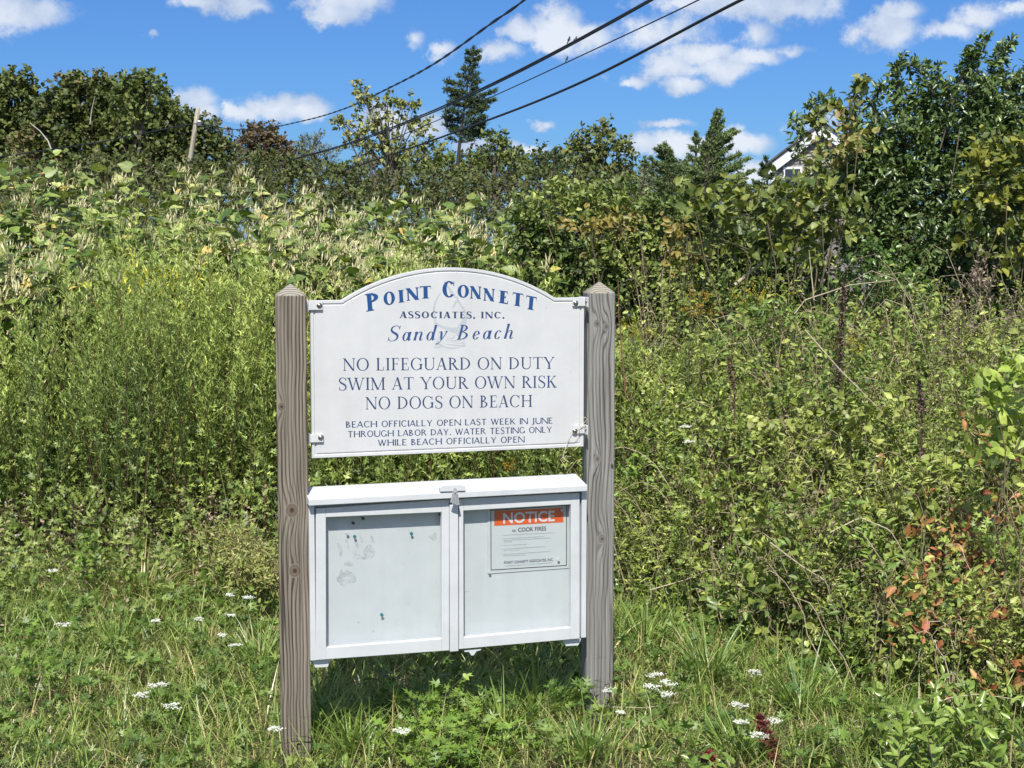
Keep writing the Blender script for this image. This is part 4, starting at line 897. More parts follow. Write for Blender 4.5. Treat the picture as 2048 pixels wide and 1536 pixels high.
for y, xl, xr, th in ((240, 1430, 1440, 8), (255, 1424, 1446, 12), (272, 1415, 1466, 14), (290, 1408, 1460, 18), (305, 1402, 1462, 20), (322, 1394, 1478, 22), (345, 1380, 1480, 26), (370, 1370, 1480, 28), (395, 1360, 1470, 28)):
    tx = 1430 - (y - 230) * .13; cb += [(tx, y + 14, xl, y - 2, th * .8), (tx, y + 12, xr, y - 12, th * .8), (tx, y + 10, (tx + xr) / 2, y - 18, th * .7), (tx, y + 12, (tx + xl) / 2, y - 12, th * .7)]
cb += [(1436, 240, 1441, 224, 6), (1440, 280, 1478, 264, 9), (1450, 335, 1498, 318, 10), (1460, 360, 1508, 342, 11), (1470, 380, 1512, 375, 10)]
cedar('windswept_cedar', 'windswept cedar leaning right of the middle skyline', 16, [(1405, 400), (1415, 330), (1425, 270), (1438, 226)], cb, [(c[0] * 2.1, c[1] * 1.9, c[2] * 1.8) for c in G_CEDAR], .05, .8, 1.2)
cb = []
for y, xl, xr, th in ((300, 1312, 1318, 8), (315, 1318, 1340, 12), (330, 1326, 1352, 16), (345, 1320, 1370, 20), (365, 1310, 1376, 24), (390, 1300, 1380, 26)):
    cb += [(1342, y + 14, xl, y, th * .8), (1342, y + 12, xr, y - 6, th * .8), (1343, y + 10, (xl + 1342) / 2, y - 6, th * .7), (1343, y + 8, (xr + 1342) / 2, y - 12, th * .7)]
cb += [(1350, 335, 1312, 300, 9), (1345, 350, 1300, 318, 8)]
cedar('leaning_cedar', 'low grey green cedar with a spike leaning left, left of the windswept cedar', 17, [(1345, 400), (1342, 350), (1338, 315)], cb, [(c[0] * 2.0, c[1] * 1.8, c[2] * 1.8) for c in G_CEDAR], .05, .8, .2)
cb = [(1392, y + 10, x, y, th) for y, x, th in ((268, 1392, 6), (280, 1387, 8), (280, 1398, 8), (295, 1382, 11), (296, 1402, 11), (315, 1378, 14), (316, 1404, 14), (340, 1374, 18), (345, 1408, 18), (370, 1372, 20))]
cedar('spire_cedar', 'narrow spire shaped young cedar touching the windswept cedar', 16.5, [(1392, 395), (1392, 330), (1392, 272)], cb, [(c[0] * 2.0, c[1] * 1.8, c[2] * 1.8) for c in G_CEDAR], .035, .9, 0)
cb = [(1108, y + 10, x, y, th) for y, x, th in ((300, 1110, 7), (312, 1098, 10), (314, 1120, 10), (330, 1088, 16), (332, 1126, 16), (350, 1082, 18), (355, 1132, 18))]
cedar('small_cedar', 'small pointed dark cedar left of the round dark tree', 23, [(1108, 380), (1109, 340), (1110, 300)], cb, G_CEDAR, .04, 1.1, .2)
cb = [(1535, y + 10, x, y, th) for y, x, th in ((318, 1531, 5), (330, 1524, 7), (332, 1540, 7), (348, 1520, 11), (350, 1546, 11), (368, 1512, 15), (372, 1548, 14), (390, 1500, 16), (392, 1552, 16))]
cedar('cedar_sapling', 'slim dark cedar sapling in front of the grey shingled house', 12, [(1535, 400), (1534, 350), (1531, 318)], cb, G_CEDAR, .015, 1.2, .1)

# bare sticks that show against the dark crowns
def stick(label, pts, Y, r, col=(.42, .38, .33), name='bare_branch'):
    P = np.array([at(x, y, Y) for x, y in pts]); t = np.linspace(0, 1, len(P)); tt = np.linspace(0, 1, 4 * len(P)); Q = np.stack([np.interp(tt, t, P[:, k]) for k in range(3)], 1)
    ac = Acc(); tubes(ac, Q[None], (r * (1 - .6 * tt))[None], np.array([col]), 5); o = ac.build(name, M_STEM, None, tuple(P[0])); tag(o, label, 'branch'); return o
stick('pale bare stick rising against the dark tree left of the pole', [(180, 248), (183, 222), (190, 192)], 26, .011)
stick('pale crooked bare branch in front of the left trees', [(102, 298), (96, 282), (80, 262), (60, 246)], 22, .014)

# ---- utility pole and wires
def pole():
    Y = 46; a = at(377, 340, Y); b = at(396.5, 215.5, Y); d = (a - b); a = b + d * (b[2] / -d[2]) if d[2] < 0 else a
    bm = bmesh.new(); H = np.linalg.norm(b - a); r0, r1 = .085, .066; rows = []
    for i in range(9):
        s = i / 8; rows.append([bm.verts.new((math.cos(k * math.pi / 8) * (r0 + (r1 - r0) * s), math.sin(k * math.pi / 8) * (r0 + (r1 - r0) * s), H * s)) for k in range(16)])
    for p, q in zip(rows, rows[1:]):
        for k in range(16): bm.faces.new((p[k], p[(k + 1) % 16], q[(k + 1) % 16], q[k]))
    bm.faces.new(rows[-1]); bm.faces.new(rows[0][::-1]); root = empty('utility_pole', a); tag(root, 'weathered pale utility pole leaning slightly above the knotweed', 'utility pole')
    m = wood('pole_wood', (.46, .42, .34), (.30, .26, .20), (.40, .36, .28), 0, [], 20, 2, .3, 3)
    o = fin(bm, 'shaft', m, root, 0, True); o.rotation_euler = Vector(b - a).to_track_quat('Z', 'Y').to_euler()
    bm = bmesh.new(); bmesh.ops.create_cube(bm, size=1, matrix=Matrix.Translation((0, 0, 0)) @ Matrix.Diagonal((.12, .12, .16, 1))); k = fin(bm, 'wire_bracket', M_STEEL, root, .02); p = at(399, 247, Y - .12) - a; k.location = p
    return a, b
pole()
M_WIRE = plain('cable_black', (.012, .012, .016), .5)
def wire(name, label, pts, r, twist=0, n=60, parts=1, off=.0):
    """pts (px, py, Y); heights and positions interpolate linearly in space"""
    P = np.array([at(x, y, Y) for x, y, Y in pts]); seg = np.concatenate([[0], np.cumsum(np.linalg.norm(np.diff(P, axis=0), axis=1))]); t = seg / seg[-1]; tt = np.linspace(0, 1, n * (4 if twist else 1))
    # cubic smoothing of the sagging line
    def sm(c):
        m = np.gradient(c, t); i = np.clip(np.searchsorted(t, tt, side='right') - 1, 0, len(t) - 2); h = t[i + 1] - t[i]; u = (tt - t[i]) / h
        return (2*u**3 - 3*u**2 + 1) * c[i] + (u**3 - 2*u**2 + u) * h * m[i] + (-2*u**3 + 3*u**2) * c[i + 1] + (u**3 - u**2) * h * m[i + 1]
    Q = np.stack([sm(P[:, k]) for k in range(3)], 1); ac = Acc()
    for j in range(parts):
        if twist: ph = tt * seg[-1] * twist + j * math.pi; Qj = Q + np.stack([np.cos(ph) * 0, np.cos(ph) * .0 + np.sin(ph) * off, np.cos(ph) * off], 1)
        else: Qj = Q + np.array([0, 0, -off * j])[None] * np.sin(np.linspace(0, math.pi, len(Q)))[:, None] ** .5
        tubes(ac, Qj[None], np.full((1, len(Q)), r), np.array([[.02, .02, .02]]), 6)
    o = ac.build(name, M_WIRE, None, (0, 0, 0), smooth=True); tag(o, label, 'wire'); return Q
W1 = wire('service_cable', 'twisted cable bundle from the pole up to the top centre of the sky, leftmost wire', [(1090, -40, 13.6), (1048, 0, 14.5), (985, 45, 16), (880, 120, 19.5), (770, 180, 25), (690, 217, 30.5), (600, 243, 37), (520, 257, 42), (460, 258, 44.5), (398, 247, 46)], .0085, 4.0, 60, 2, .008)
W2 = wire('power_cable', 'thick double black power cable carrying two birds', [(1380, -45, 9.6), (1303, -2, 10.5), (1150, 82, 12.4), (940, 188, 16.5), (700, 285, 24), (560, 325, 31)], .0085, 0, 60, 2, .022)
W3 = wire('thin_wire', 'thin wire with one small bird between the two thick cables', [(1480, -42, 10.5), (1397, 0, 11.5), (1134, 124.5, 14.5), (985, 193, 17.5), (860, 247, 21), (760, 288, 25)], .0055)
W4 = wire('lower_power_cable', 'thick black power cable nearest the right, passing in front of the cedar trunk', [(1560, -38, 9.2), (1480, 1, 10), (1200, 147, 12.6), (900, 268, 17.5), (780, 310, 21), (690, 340, 25)], .0108)
W5 = wire('far_thin_wire', 'thin dark wire left of the utility pole crossing the tree crowns', [(395, 247, 46), (372, 250, 45), (300, 264, 42), (200, 284, 39), (80, 302, 36), (-60, 322, 33)], .014)
W6 = wire('guy_wire', 'thin wire sloping down right from the utility pole', [(398, 252, 46), (440, 264, 45), (474, 274, 44), (560, 305, 42), (640, 330, 40)], .012)

# ---- birds on the wires
def bird(px, py, Y, s, yaw, label):
    P = at(px, py, Y); root = empty('bird', P, yaw); tag(root, label, 'bird', 'small birds perched on the wires')
    bm = bmesh.new(); prof = [(-.075, .003, .02), (-.05, .007, .028), (-.03, .020, .040), (-.005, .030, .052), (.015, .031, .066), (.028, .024, .082), (.034, .018, .092), (.040, .020, .102), (.046, .017, .113), (.050, .006, .121)]
    rows = []
    for y, r, z in prof: rows.append([bm.verts.new((math.cos(k * math.pi / 6) * r * s, (y + math.sin(k * math.pi / 6) * -r * .45) * s, (z + math.sin(k * math.pi / 6) * r * .95 - (0.0)) * s)) for k in range(12)])
    for p, q in zip(rows, rows[1:]):
        for k in range(12): bm.faces.new((p[k], p[(k + 1) % 12], q[(k + 1) % 12], q[k]))
    bm.faces.new(rows[0][::-1]); bm.faces.new(rows[-1])
    fin(bm, 'body', plain('bird_plumage', (.22, .21, .21), .8, var=.5, vscale=40), root, 0, True)
    def tri(name, vs, mat):
        bm = bmesh.new(); c = [bm.verts.new(Vector(v) * s) for v in vs]; bmesh.ops.convex_hull(bm, input=c); fin(bm, name, mat, root)
    dk = plain('bird_dark', (.04, .04, .05), .6)
    tri('beak', [(.004, .058, .106), (-.004, .058, .106), (0, .058, .112), (0, .074, .105)], dk)
    tri('tail', [(-.012, -.06, .02), (.012, -.06, .02), (.014, -.125, -.03), (-.014, -.125, -.03), (0, -.06, .03)], dk)
    for sd in (-1, 1):
        tri('wing', [(sd * .030, .02, .075), (sd * .032, -.01, .045), (sd * .024, -.05, .045), (sd * .012, -.095, .008), (sd * .022, -.03, .062), (sd * .02, .015, .085)], dk)
        tri('leg', [(sd * .010, .005, .03), (sd * .013, .005, .03), (sd * .010, .0, -.004), (sd * .013, .0, -.004), (sd * .0115, .01, -.004), (sd * .0115, .01, .03)], dk)
def onwire(Q, px):
    s = [(1024 + (q[0]) * FPX / (q[1] * math.cos(PITCH) - (q[2] - CAMZ) * math.sin(PITCH))) for q in Q]; i = int(np.argmin(np.abs(np.array(s) - px))); q = Q[i]
    dd = q[1] * math.cos(PITCH) - (q[2] - CAMZ) * math.sin(PITCH); uu = q[1] * math.sin(PITCH) + (q[2] - CAMZ) * math.cos(PITCH); return s[i], 768 - uu / dd * FPX, q[1]
for Q, px, lab, rr, sc in ((W2, 1138, 'left bird of the pair on the thick double cable', .014, .34), (W2, 1151, 'right bird of the pair on the thick double cable', .014, .34), (W3, 1134, 'lone small bird on the thin wire', .0055, .34)):
    x, y, Yb = onwire(Q, px); bird(px, y - rr * FPX / Yb, Yb, sc, math.radians(200 + rng.uniform(-30, 30)), lab)

# ---- the shingled house showing only its gable
def house():
    Y = 40; k = Y / FPX; root_p = at(1640, 300, Y); root_p[2] = 0; root = empty('shingled_house', root_p, -.27); tag(root, 'grey shingled house gable with white trim behind the right shrub', 'house')
    Z = lambda py: zat(py, Y); X = lambda px: Xat(px, Y, 300) - root_p[0]
    apx, apz = X(1645), Z(252); ex, ez = X(1541), Z(333); hw = apx - ex; slope = (apz - ez) / hw; rx = apx + hw; D = 9
    M_SH = []
    for i, c in enumerate(((.30, .275, .265), (.25, .23, .22), (.34, .315, .30))): M_SH.append(plain('cedar_shingle', c, .9, 0, .5, 60, .25, 9))
    def box(name, x0, x1, y0, y1, z0, z1, mat, bev=0, par=None):
        bm = bmesh.new(); bmesh.ops.create_cube(bm, size=1, matrix=Matrix.Translation(((x0 + x1) / 2, (y0 + y1) / 2, (z0 + z1) / 2)) @ Matrix.Diagonal((x1 - x0, y1 - y0, z1 - z0, 1))); return fin(bm, name, mat, par or root, bev)
    M_TR = plain('white_trim', (.78, .79, .80), .5, var=.04); M_RF = plain('roof_shingle', (.10, .10, .11), .9, 0, .6, 40, .3, 6)
    bm = bmesh.new(); pr = [(ex + .1, 0), (rx - .1, 0), (rx - .1, ez), (apx, apz - .1), (ex + .1, ez)]
    f = [bm.verts.new((x, .03, z)) for x, z in pr]; b = [bm.verts.new((x, D, z)) for x, z in pr]; bm.faces.new(f); bm.faces.new(b[::-1])
    for i in range(5): bm.faces.new((f[i], b[i], b[(i + 1) % 5], f[(i + 1) % 5]))
    wall = fin(bm, 'wall', M_SH[1], root)
    # shingle courses, each broken into shingles of uneven width; only those in view
    z = Z(400); course = .094; i = 0
    while z < apz - .25:
        zz = z + course; lim = lambda h: (max(ex + .1, apx - (apz - h) / slope + .12))
        x = lim(zz); xe = min(X(1760), 2 * apx - lim(zz)); x += 0
        while x < xe - .02:
            w = min(rng.uniform(.10, .2), xe - x); bm = bmesh.new()
            vs = [bm.verts.new(v) for v in ((x + .003, -.016 - rng.uniform(0, .006), z), (x + w - .003, -.016 - rng.uniform(0, .006), z), (x + w - .003, .025, z), (x + .003, .025, z), (x + .003, .012, zz + .02), (x + w - .003, .012, zz + .02), (x + w - .003, .025, zz + .02), (x + .003, .025, zz + .02))]
            for q in ((0, 1, 5, 4), (1, 2, 6, 5), (2, 3, 7, 6), (3, 0, 4, 7), (4, 5, 6, 7), (3, 2, 1, 0)): bm.faces.new([vs[n_] for n_ in q])
            SHG.append((bm, M_SH[int(rng.integers(0, 3))])); x += w
        z = zz; i += 1
    # joined by course: single shingles are too small to pick apart here
    allb = bmesh.new(); slots = M_SH; me = bpy.data.meshes.new('shingles')
    for bmm, mt in SHG:
        for fc in bmm.faces: fc.material_index = slots.index(mt)
        tmp = bpy.data.meshes.new('t'); bmm.to_mesh(tmp); allb.from_mesh(tmp); bpy.data.meshes.remove(tmp); bmm.free()
    bmesh.ops.recalc_face_normals(allb, faces=allb.faces); allb.to_mesh(me); allb.free(); [me.materials.append(s) for s in slots]
    o = bpy.data.objects.new('shingles', me); link(o, wall); o['kind'] = 'stuff'
    # rake boards
    def rake(sg):
        bm = bmesh.new(); wdt = .20; t = math.hypot(1, slope); tipx, tipz = apx - sg * (hw + .22), apz - slope * (hw + .22)
        pts = [(apx, apz + .06), (tipx, tipz + .06), (tipx, tipz - wdt * t * .9), (apx, apz - wdt * t)]
        f = [bm.verts.new((x, -.16, z)) for x, z in pts]; b = [bm.verts.new((x, -.11, z)) for x, z in pts]; bm.faces.new(f); bm.faces.new(b[::-1])
        for i in range(4): bm.faces.new((f[i], b[i], b[(i + 1) % 4], f[(i + 1) % 4]))
        fin(bm, 'rake_board', M_TR, root, .004)
        bm = bmesh.new(); pts = [(apx, apz + .13), (tipx - sg * .05, tipz + .12), (tipx - sg * .05, tipz + .062), (apx, apz + .062)]
        f = [bm.verts.new((x, -.22, z)) for x, z in pts]; b = [bm.verts.new((x, D + .2, z)) for x, z in pts]; bm.faces.new(f); bm.faces.new(b[::-1])
        for i in range(4): bm.faces.new((f[i], b[i], b[(i + 1) % 4], f[(i + 1) % 4]))
        fin(bm, 'roof', M_RF, root)
    rake(1); rake(-1)
    box('corner_board', ex + .02, ex + .17, -.035, .02, 0, ez - .02, M_TR, .004)
    box('cornice_return', ex - .26, ex + .05, -.14, .3, ez - .28, ez - .10, M_TR, .006)
    w = box('window', X(1568), X(1606), -.05, .02, Z(352), Z(333), M_TR, .004); box('pane', X(1572), X(1602), -.056, -.052, Z(375), Z(337.5), plain('window_glass', (.04, .05, .06), .08), 0, w)
    box('window_trim', X(1566), X(1572), -.05, .02, Z(400), Z(352.5), M_TR, .004, w)
    box('vent_pipe', X(1634), X(1638), 1.0, 1.06, apz - .3, Z(238), M_TR)
SHG = []
house()

# ================================================================ near vegetation
G_MUG = [(.055, .085, .024), (.105, .15, .036), (.185, .24, .055), (.30, .355, .085), (.41, .44, .14)]
G_MUGY = [(.15, .20, .035), (.26, .31, .05), (.34, .38, .07)]
G_KNOT = [(.022, .046, .010), (.044, .080, .017), (.080, .125, .026), (.145, .19, .042), (.31, .33, .12)]
CREAM = [(.28, .27, .14), (.42, .385, .23), (.50, .455, .30)]
DRY = [(.10, .065, .040), (.20, .145, .085), (.33, .26, .17), (.42, .35, .25)]
REDST = np.array([.10, .045, .035])

def prof(table):
    xs, ys = zip(*table); return lambda x: np.interp(x, xs, ys)
def pxof(X, Y): return 1024 + X * FPX / (Y * math.cos(PITCH))
def scatter(n, px0, px1, Y0, Y1, cond=None, power=1.0):
    """ground positions spread evenly between two pixel columns and two distances"""
    Y = Y0 + (Y1 - Y0) * rng.uniform(0, 1, n) ** power; px = rng.uniform(px0, px1, n); X = (px - 1024) / FPX * Y * math.cos(PITCH)
    if cond is not None: m = cond(px, Y); X, Y, px = X[m], Y[m], px[m]
    return X, Y, px
def stems(X, Y, H, lean, k=7, curve=.25):
    n = len(X); az = rng.uniform(0, 2 * math.pi, n); s = np.linspace(0, 1, k)
    off = (lean[:, None] * s + curve * lean[:, None] * s * s)
    wob = rng.normal(0, .012, (n, k, 2)) * s[None, :, None]
    return np.stack([X[:, None] + np.cos(az)[:, None] * off * H[:, None] + wob[..., 0], Y[:, None] + np.sin(az)[:, None] * off * H[:, None] + wob[..., 1], s[None] * H[:, None] + np.zeros((n, 1))], -1)
def along(LN, s):
    """points on polylines LN (n,k,3) at parameters s (n,m)"""
    k = LN.shape[1]; u = np.clip(s, 0, .9999) * (k - 1); i = u.astype(int); f = (u - i)[..., None]; r = np.arange(len(LN))[:, None]
    return LN[r, i] * (1 - f) + LN[r, i + 1] * f

# ---- mugwort stand behind the sign and left of it
def mugwort():
    top = prof([(-200, 520), (0, 575), (55, 555), (100, 470), (170, 405), (260, 385), (350, 395), (420, 400), (480, 425), (535, 500), (585, 590), (690, 590), (730, 510), (800, 472), (860, 462), (960, 472), (1060, 520), (1150, 570), (1260, 620)])
    # stems stand in clumps and lean outwards, so that the stand swells into soft mounds
    nc = 95; CX, CY, cp = scatter(nc, -170, 1250, 7.15, 8.7, lambda p, y: (y < 8.3) | (p < 720)); nc = len(CX); ci = rng.integers(0, nc, 1090); n = len(ci)
    aa = rng.uniform(0, 2 * math.pi, n); rr = np.sqrt(rng.uniform(0, 1, n)); cr_ = rng.uniform(.22, .42, nc)[ci]; X = CX[ci] + np.cos(aa) * rr * cr_ * .55; Y = CY[ci] + np.sin(aa) * rr * cr_ * .55; px = pxof(X, Y)
    mh = rng.uniform(.84, 1.03, nc)[ci]; zt = CAMZ + (496 - top(px)) / FPX * Y; H = (zt + .01) * mh * (1 - .26 * rr ** 2) * rng.uniform(.86, 1.02, n)
    u = np.linspace(0, 1, 7); ln = (.10 + .62 * rr) * rng.uniform(.6, 1.3, n); off = (ln[:, None] * (u * .55 + u * u * .6)) * cr_[:, None] * 1.6
    dv = np.stack([np.cos(aa), np.sin(aa)], 1) + [.12, 0]; LN = np.stack([X[:, None] + dv[:, :1] * off + rng.normal(0, .012, (n, 7)) * u, Y[:, None] + dv[:, 1:] * off, u[None] * H[:, None]], -1); ac = Acc(); hue = rng.uniform(-.16, .2, nc)[ci]
    yel = ((np.abs(px - 335) < 48) & (Y < 7.8))
    tubes(ac, LN, (np.linspace(.0038, .0010, 7)[None] * rng.uniform(.6, 1.15, n)[:, None]), tonej(np.where(rng.uniform(size=(n, 1)) < .45, REDST[None], np.array([[.13, .14, .05]])), .25), 3)
    # panicle branches
    m = 33; s = .24 + .76 * ((np.arange(m) + rng.uniform(0, 1, (n, m))) / m) ** .9; B = along(LN, s); az = rng.uniform(0, 2 * math.pi, (n, m)); el = rng.uniform(.65, 1.3, (n, m))
    bl = (.035 + .17 * (1 - s) ** .6 * np.minimum(1, (s - .1) * 3)) * rng.uniform(.6, 1.25, (n, m)) * (H / 1.5)[:, None]
    D = np.stack([np.cos(az) * np.cos(el), np.sin(az) * np.cos(el), np.sin(el)], -1)
    q = 10; t = (np.arange(q) + rng.uniform(0, 1, (n, m, q))) / q; P = B[:, :, None] + D[:, :, None] * (bl[..., None] * t)[..., None]
    P[..., 2] -= .25 * bl[..., None] * t * t * .6
    Ld = nrm(D[:, :, None] * 1.0 + rng.normal(0, .42, P.shape) + np.array([0, -.12, .25])); Nn = rng.normal(0, .6, P.shape) + np.array([0, -.45, .8])
    base = (hue - .08 + rng.uniform(0, .26, n))[:, None, None] + .42 * s[..., None] ** 2 + rng.uniform(0, .36, (n, m, q)) 
    col = pal(G_MUG, base.ravel()); pz = P[..., 2].ravel(); my = np.repeat(yel, m * q) & (rng.uniform(size=n * m * q) < .28 * np.exp(-((pz - 1.34) / .09) ** 2)); col[my] = pal([(.30, .28, .03), (.48, .44, .04), (.5, .46, .10)], rng.uniform(0, 1, my.sum()))
    L = rng.uniform(.014, .034, n * m * q) * np.where(my, 1.6, 1.0)
    leaves(ac, P.reshape(-1, 3), Ld.reshape(-1, 3), Nn.reshape(-1, 3), L, L * rng.uniform(.22, .36, len(L)), 'sliver', tonej(col, .15))
    # cut leaves lower down, browning towards the ground
    front = Y < 8.0; Lf = LN[front]; nf = len(Lf); m = 20; s = .06 + .5 * rng.uniform(0, 1, (nf, m)); B = along(Lf, s); az = rng.uniform(0, 2 * math.pi, (nf, m)); el = rng.uniform(-.2, .8, (nf, m))
    D = np.stack([np.cos(az) * np.cos(el), np.sin(az) * np.cos(el), np.sin(el)], -1).reshape(-1, 3); P = B.reshape(-1, 3) + D * .01
    dry = (rng.uniform(size=nf * m) > (s.ravel() - .02) * 4.2); col = pal(G_MUG, rng.uniform(.1, .75, nf * m)); col[dry] = pal(DRY, rng.uniform(0, 1, dry.sum()))
    L = rng.uniform(.03, .065, nf * m) * np.where(dry, .5, 1); Nn = rng.normal(0, .5, P.shape) + np.array([0, -.5, .8])
    leaves(ac, P, D, Nn, L, L * .62, 'cut', tonej(col, .15))
    o = ac.build('mugwort_stand', M_LEAF); tag(o, 'feathery yellow green mugwort stand behind and left of the sign', 'mugwort', kind='stuff'); return ac.tris
# ---- knotweed thicket with cream flower sprays
def knotweed():
    top = prof([(-200, 440), (0, 400), (40, 340), (80, 295), (150, 272), (260, 268), (330, 285), (420, 318), (520, 330), (600, 345), (700, 348), (800, 340), (880, 350), (960, 372), (1040, 400), (1120, 430), (1240, 460)])
    X, Y, px = scatter(430, -190, 1130, 8.7, 11.2, lambda p, y: (p < 960) | (y < 10.4), .85)
    X2, Y2, px2 = scatter(24, -120, 60, 7.8, 8.6); X, Y, px = np.concatenate([X, X2]), np.concatenate([Y, Y2]), np.concatenate([px, px2])
    n = len(X); H = (CAMZ + (496 - top(px)) / FPX * Y - .13) * (.74 + .28 * rng.uniform(0, 1, n) ** 1.8) * np.clip(.80 + .1 * (Y - 8.9), .8, 1); H = np.where(np.arange(n) >= n - len(X2), rng.uniform(1.2, 1.5, n), H)
    LN = stems(X, Y, H, rng.uniform(.05, .22, n), curve=.6); ac = Acc(); tubes(ac, LN, np.linspace(.011, .003, 7)[None], tonej(np.tile([[.15, .12, .05]], (n, 1)), .2), 5)
    m = 12; s = .42 + .58 * (np.arange(m) + rng.uniform(0, 1, (n, m))) / m; B = along(LN, s); az = rng.uniform(0, 2 * math.pi, (n, m)); el = rng.uniform(.1, .9, (n, m)); bl = rng.uniform(.18, .48, (n, m)) * (1.15 - .6 * s)
    D = np.stack([np.cos(az) * np.cos(el), np.sin(az) * np.cos(el), np.sin(el)], -1); BR = np.stack([B, B + D * bl[..., None] * .6 + [0, 0, .02], B + D * bl[..., None] + [0, 0, -.02]], 2).reshape(n * m, 3, 3)
    tubes(ac, BR, np.array([[.003, .002, .001]]), tonej(np.tile([[.17, .13, .055]], (n * m, 1)), .2), 3)
    q = 6; t = (np.arange(q) + rng.uniform(.2, 1, (n * m, q))) / q; P = along(BR, t); sgn = np.where(np.arange(q) % 2, 1, -1)[None, :, None]
    Dm = np.repeat(D.reshape(-1, 1, 3), q, 1); sd = nrm(np.cross(Dm, [0, 0, 1.])); Ld = nrm(Dm * .55 + sd * sgn * rng.uniform(.5, 1.1, P.shape[:2] + (1,)) + rng.normal(0, .25, P.shape) + [0, -.1, -.12])
    Nn = rng.normal(0, .33, P.shape) + [0, -.35, .95]; L = rng.uniform(.045, .095, n * m * q)
    tcol = rng.uniform(0, .75, n * m * q) + .25 * (np.repeat(s.ravel(), q) > .8); col = pal(G_KNOT, tcol); yy = rng.uniform(size=len(col)) < .035; col[yy] = pal([(.35, .33, .06), (.45, .30, .10)], rng.uniform(0, 1, yy.sum()))
    leaves(ac, P.reshape(-1, 3) + Ld.reshape(-1, 3) * .012, Ld.reshape(-1, 3), Nn.reshape(-1, 3), L, L * rng.uniform(.78, 1.0, len(L)), 'ovate', tonej(col, .12))
    # sprays of upright spikes from the axils
    pick = rng.uniform(size=n * m * q) < np.repeat(np.clip((s.ravel() - .42) * 1.2, .03, .40) * (1 + .8 * np.sin(np.repeat(X * 2.1 + Y * 1.7, m))), q); A = P.reshape(-1, 3)[pick]; na = len(A); w = 6
    Ls = rng.uniform(.030, .062, (na, w)); d0 = nrm(np.array([.12, -.1, 1.]) + rng.normal(0, .22, (na, 1, 3))); d = nrm(d0 + rng.normal(0, .20, (na, w, 3))); st = A[:, None] + d0 * rng.uniform(0, .05, (na, w, 1)) + rng.normal(0, .012, (na, w, 3))
    leaves(ac, st.reshape(-1, 3), d.reshape(-1, 3), rng.normal(0, .4, (na * w, 3)) + [0, -1, .3], Ls.ravel(), .0075, 'dia', tonej(pal(CREAM, rng.uniform(0, 1, na * w)), .12))
    o = ac.build('knotweed_thicket', M_LEAF); tag(o, 'tall knotweed thicket with broad leaves and cream flower sprays', 'knotweed', kind='stuff'); return ac.tris

def shrub(name, label, Y, blobs, dens, q, L, W, shape, cols, mat=None, shoots=(), cat='shrub', bare=0, tl=None, shell=.6, up=.5, bias=None, twc=(.10, .08, .05), nst=7, root_px=None):
    """a shrub: stems from the ground, twigs filling uneven lobes of foliage"""
    tl = tl or L * 3.2; P, D = blob_points(blobs, Y, dens, shell, tl=tl); c0 = at(root_px or np.mean([b[0] for b in blobs]), 520, Y); c0[2] = 0
    root = empty(name, c0); tag(root, label, cat); ac = Acc(); Dr = nrm(D * .7 + np.array([0, 0, up]) + rng.normal(0, .55, D.shape)); tl = tl or L * 3.2
    bi = bias(P) if bias is not None else None
    sprigs(ac, P, Dr, q, tl, L, W, shape, cols, tw=.0011 * Y / 8, twc=twc, bias=bi)
    for sh in shoots:
        pts, rr = sh[0], sh[1]; Yo = sh[2] if len(sh) > 2 else 0; A = np.array([at(x, y, Y + Yo) for x, y in pts]); t = np.linspace(0, 1, len(A)); tt = np.linspace(0, 1, 24); Q = np.stack([np.interp(tt, t, A[:, k]) for k in range(3)], 1)
        tubes(ac, Q[None], (.005 * (1 - .8 * tt))[None], np.array([twc]), 4); nn = int(sh[3]) if len(sh) > 3 else 60; s = rng.uniform(.05, 1, nn) ** .8; B = along(Q[None], s[None])[0]; T = nrm(along(nrm(np.gradient(Q, axis=0))[None], s[None])[0])
        Dd = nrm(T * .5 + rng.normal(0, .7, (nn, 3)) + [0, 0, .25]); B2 = B + rng.normal(0, rr, (nn, 3)) * (1 - s[:, None] * .8)
        sprigs(ac, B2, Dd, 4, L * 1.3, L, W, shape, cols, tw=.0009, twc=twc)
    cr = ac.build('foliage', mat or M_LEAF, root, c0); cr.location = (0, 0, 0)
    ac = Acc(); k = Y / FPX; LNs = []
    for j in range(nst):
        b = blobs[j % len(blobs)]; e = at(b[0] + rng.normal(0, b[2] * .3), b[1] + rng.normal(0, b[3] * .3), Y + rng.normal(0, .15)); s0 = c0 + np.array([(e[0] - c0[0]) * .55 + rng.normal(0, .12), rng.normal(0, .15), 0]); u = np.linspace(0, 1, 8)[:, None]; ln = s0 * (1 - u) + e * u; ln[:, :2] += rng.normal(0, .025, (8, 2)); LNs.append(ln)
    tubes(ac, np.array(LNs), np.linspace(.009, .003, 8)[None] * Y / 9, np.tile([twc], (nst, 1)) * 1.3, 5); st = ac.build('stems', M_STEM, root, c0); st.location = (0, 0, 0); st['kind'] = 'stuff'
    return root

G_PRIV = [(.022, .042, .012), (.048, .082, .022), (.088, .13, .036), (.14, .19, .06)]
G_PRIVY = [(.025, .045, .012), (.05, .075, .018), (.11, .13, .025), (.22, .22, .035), (.28, .26, .05)]
G_OLIVE = [(.035, .058, .013), (.075, .112, .025), (.13, .17, .038), (.20, .23, .058)]
G_VINE = [(.028, .042, .012), (.055, .08, .018), (.10, .125, .026), (.18, .20, .045), (.27, .28, .08)]

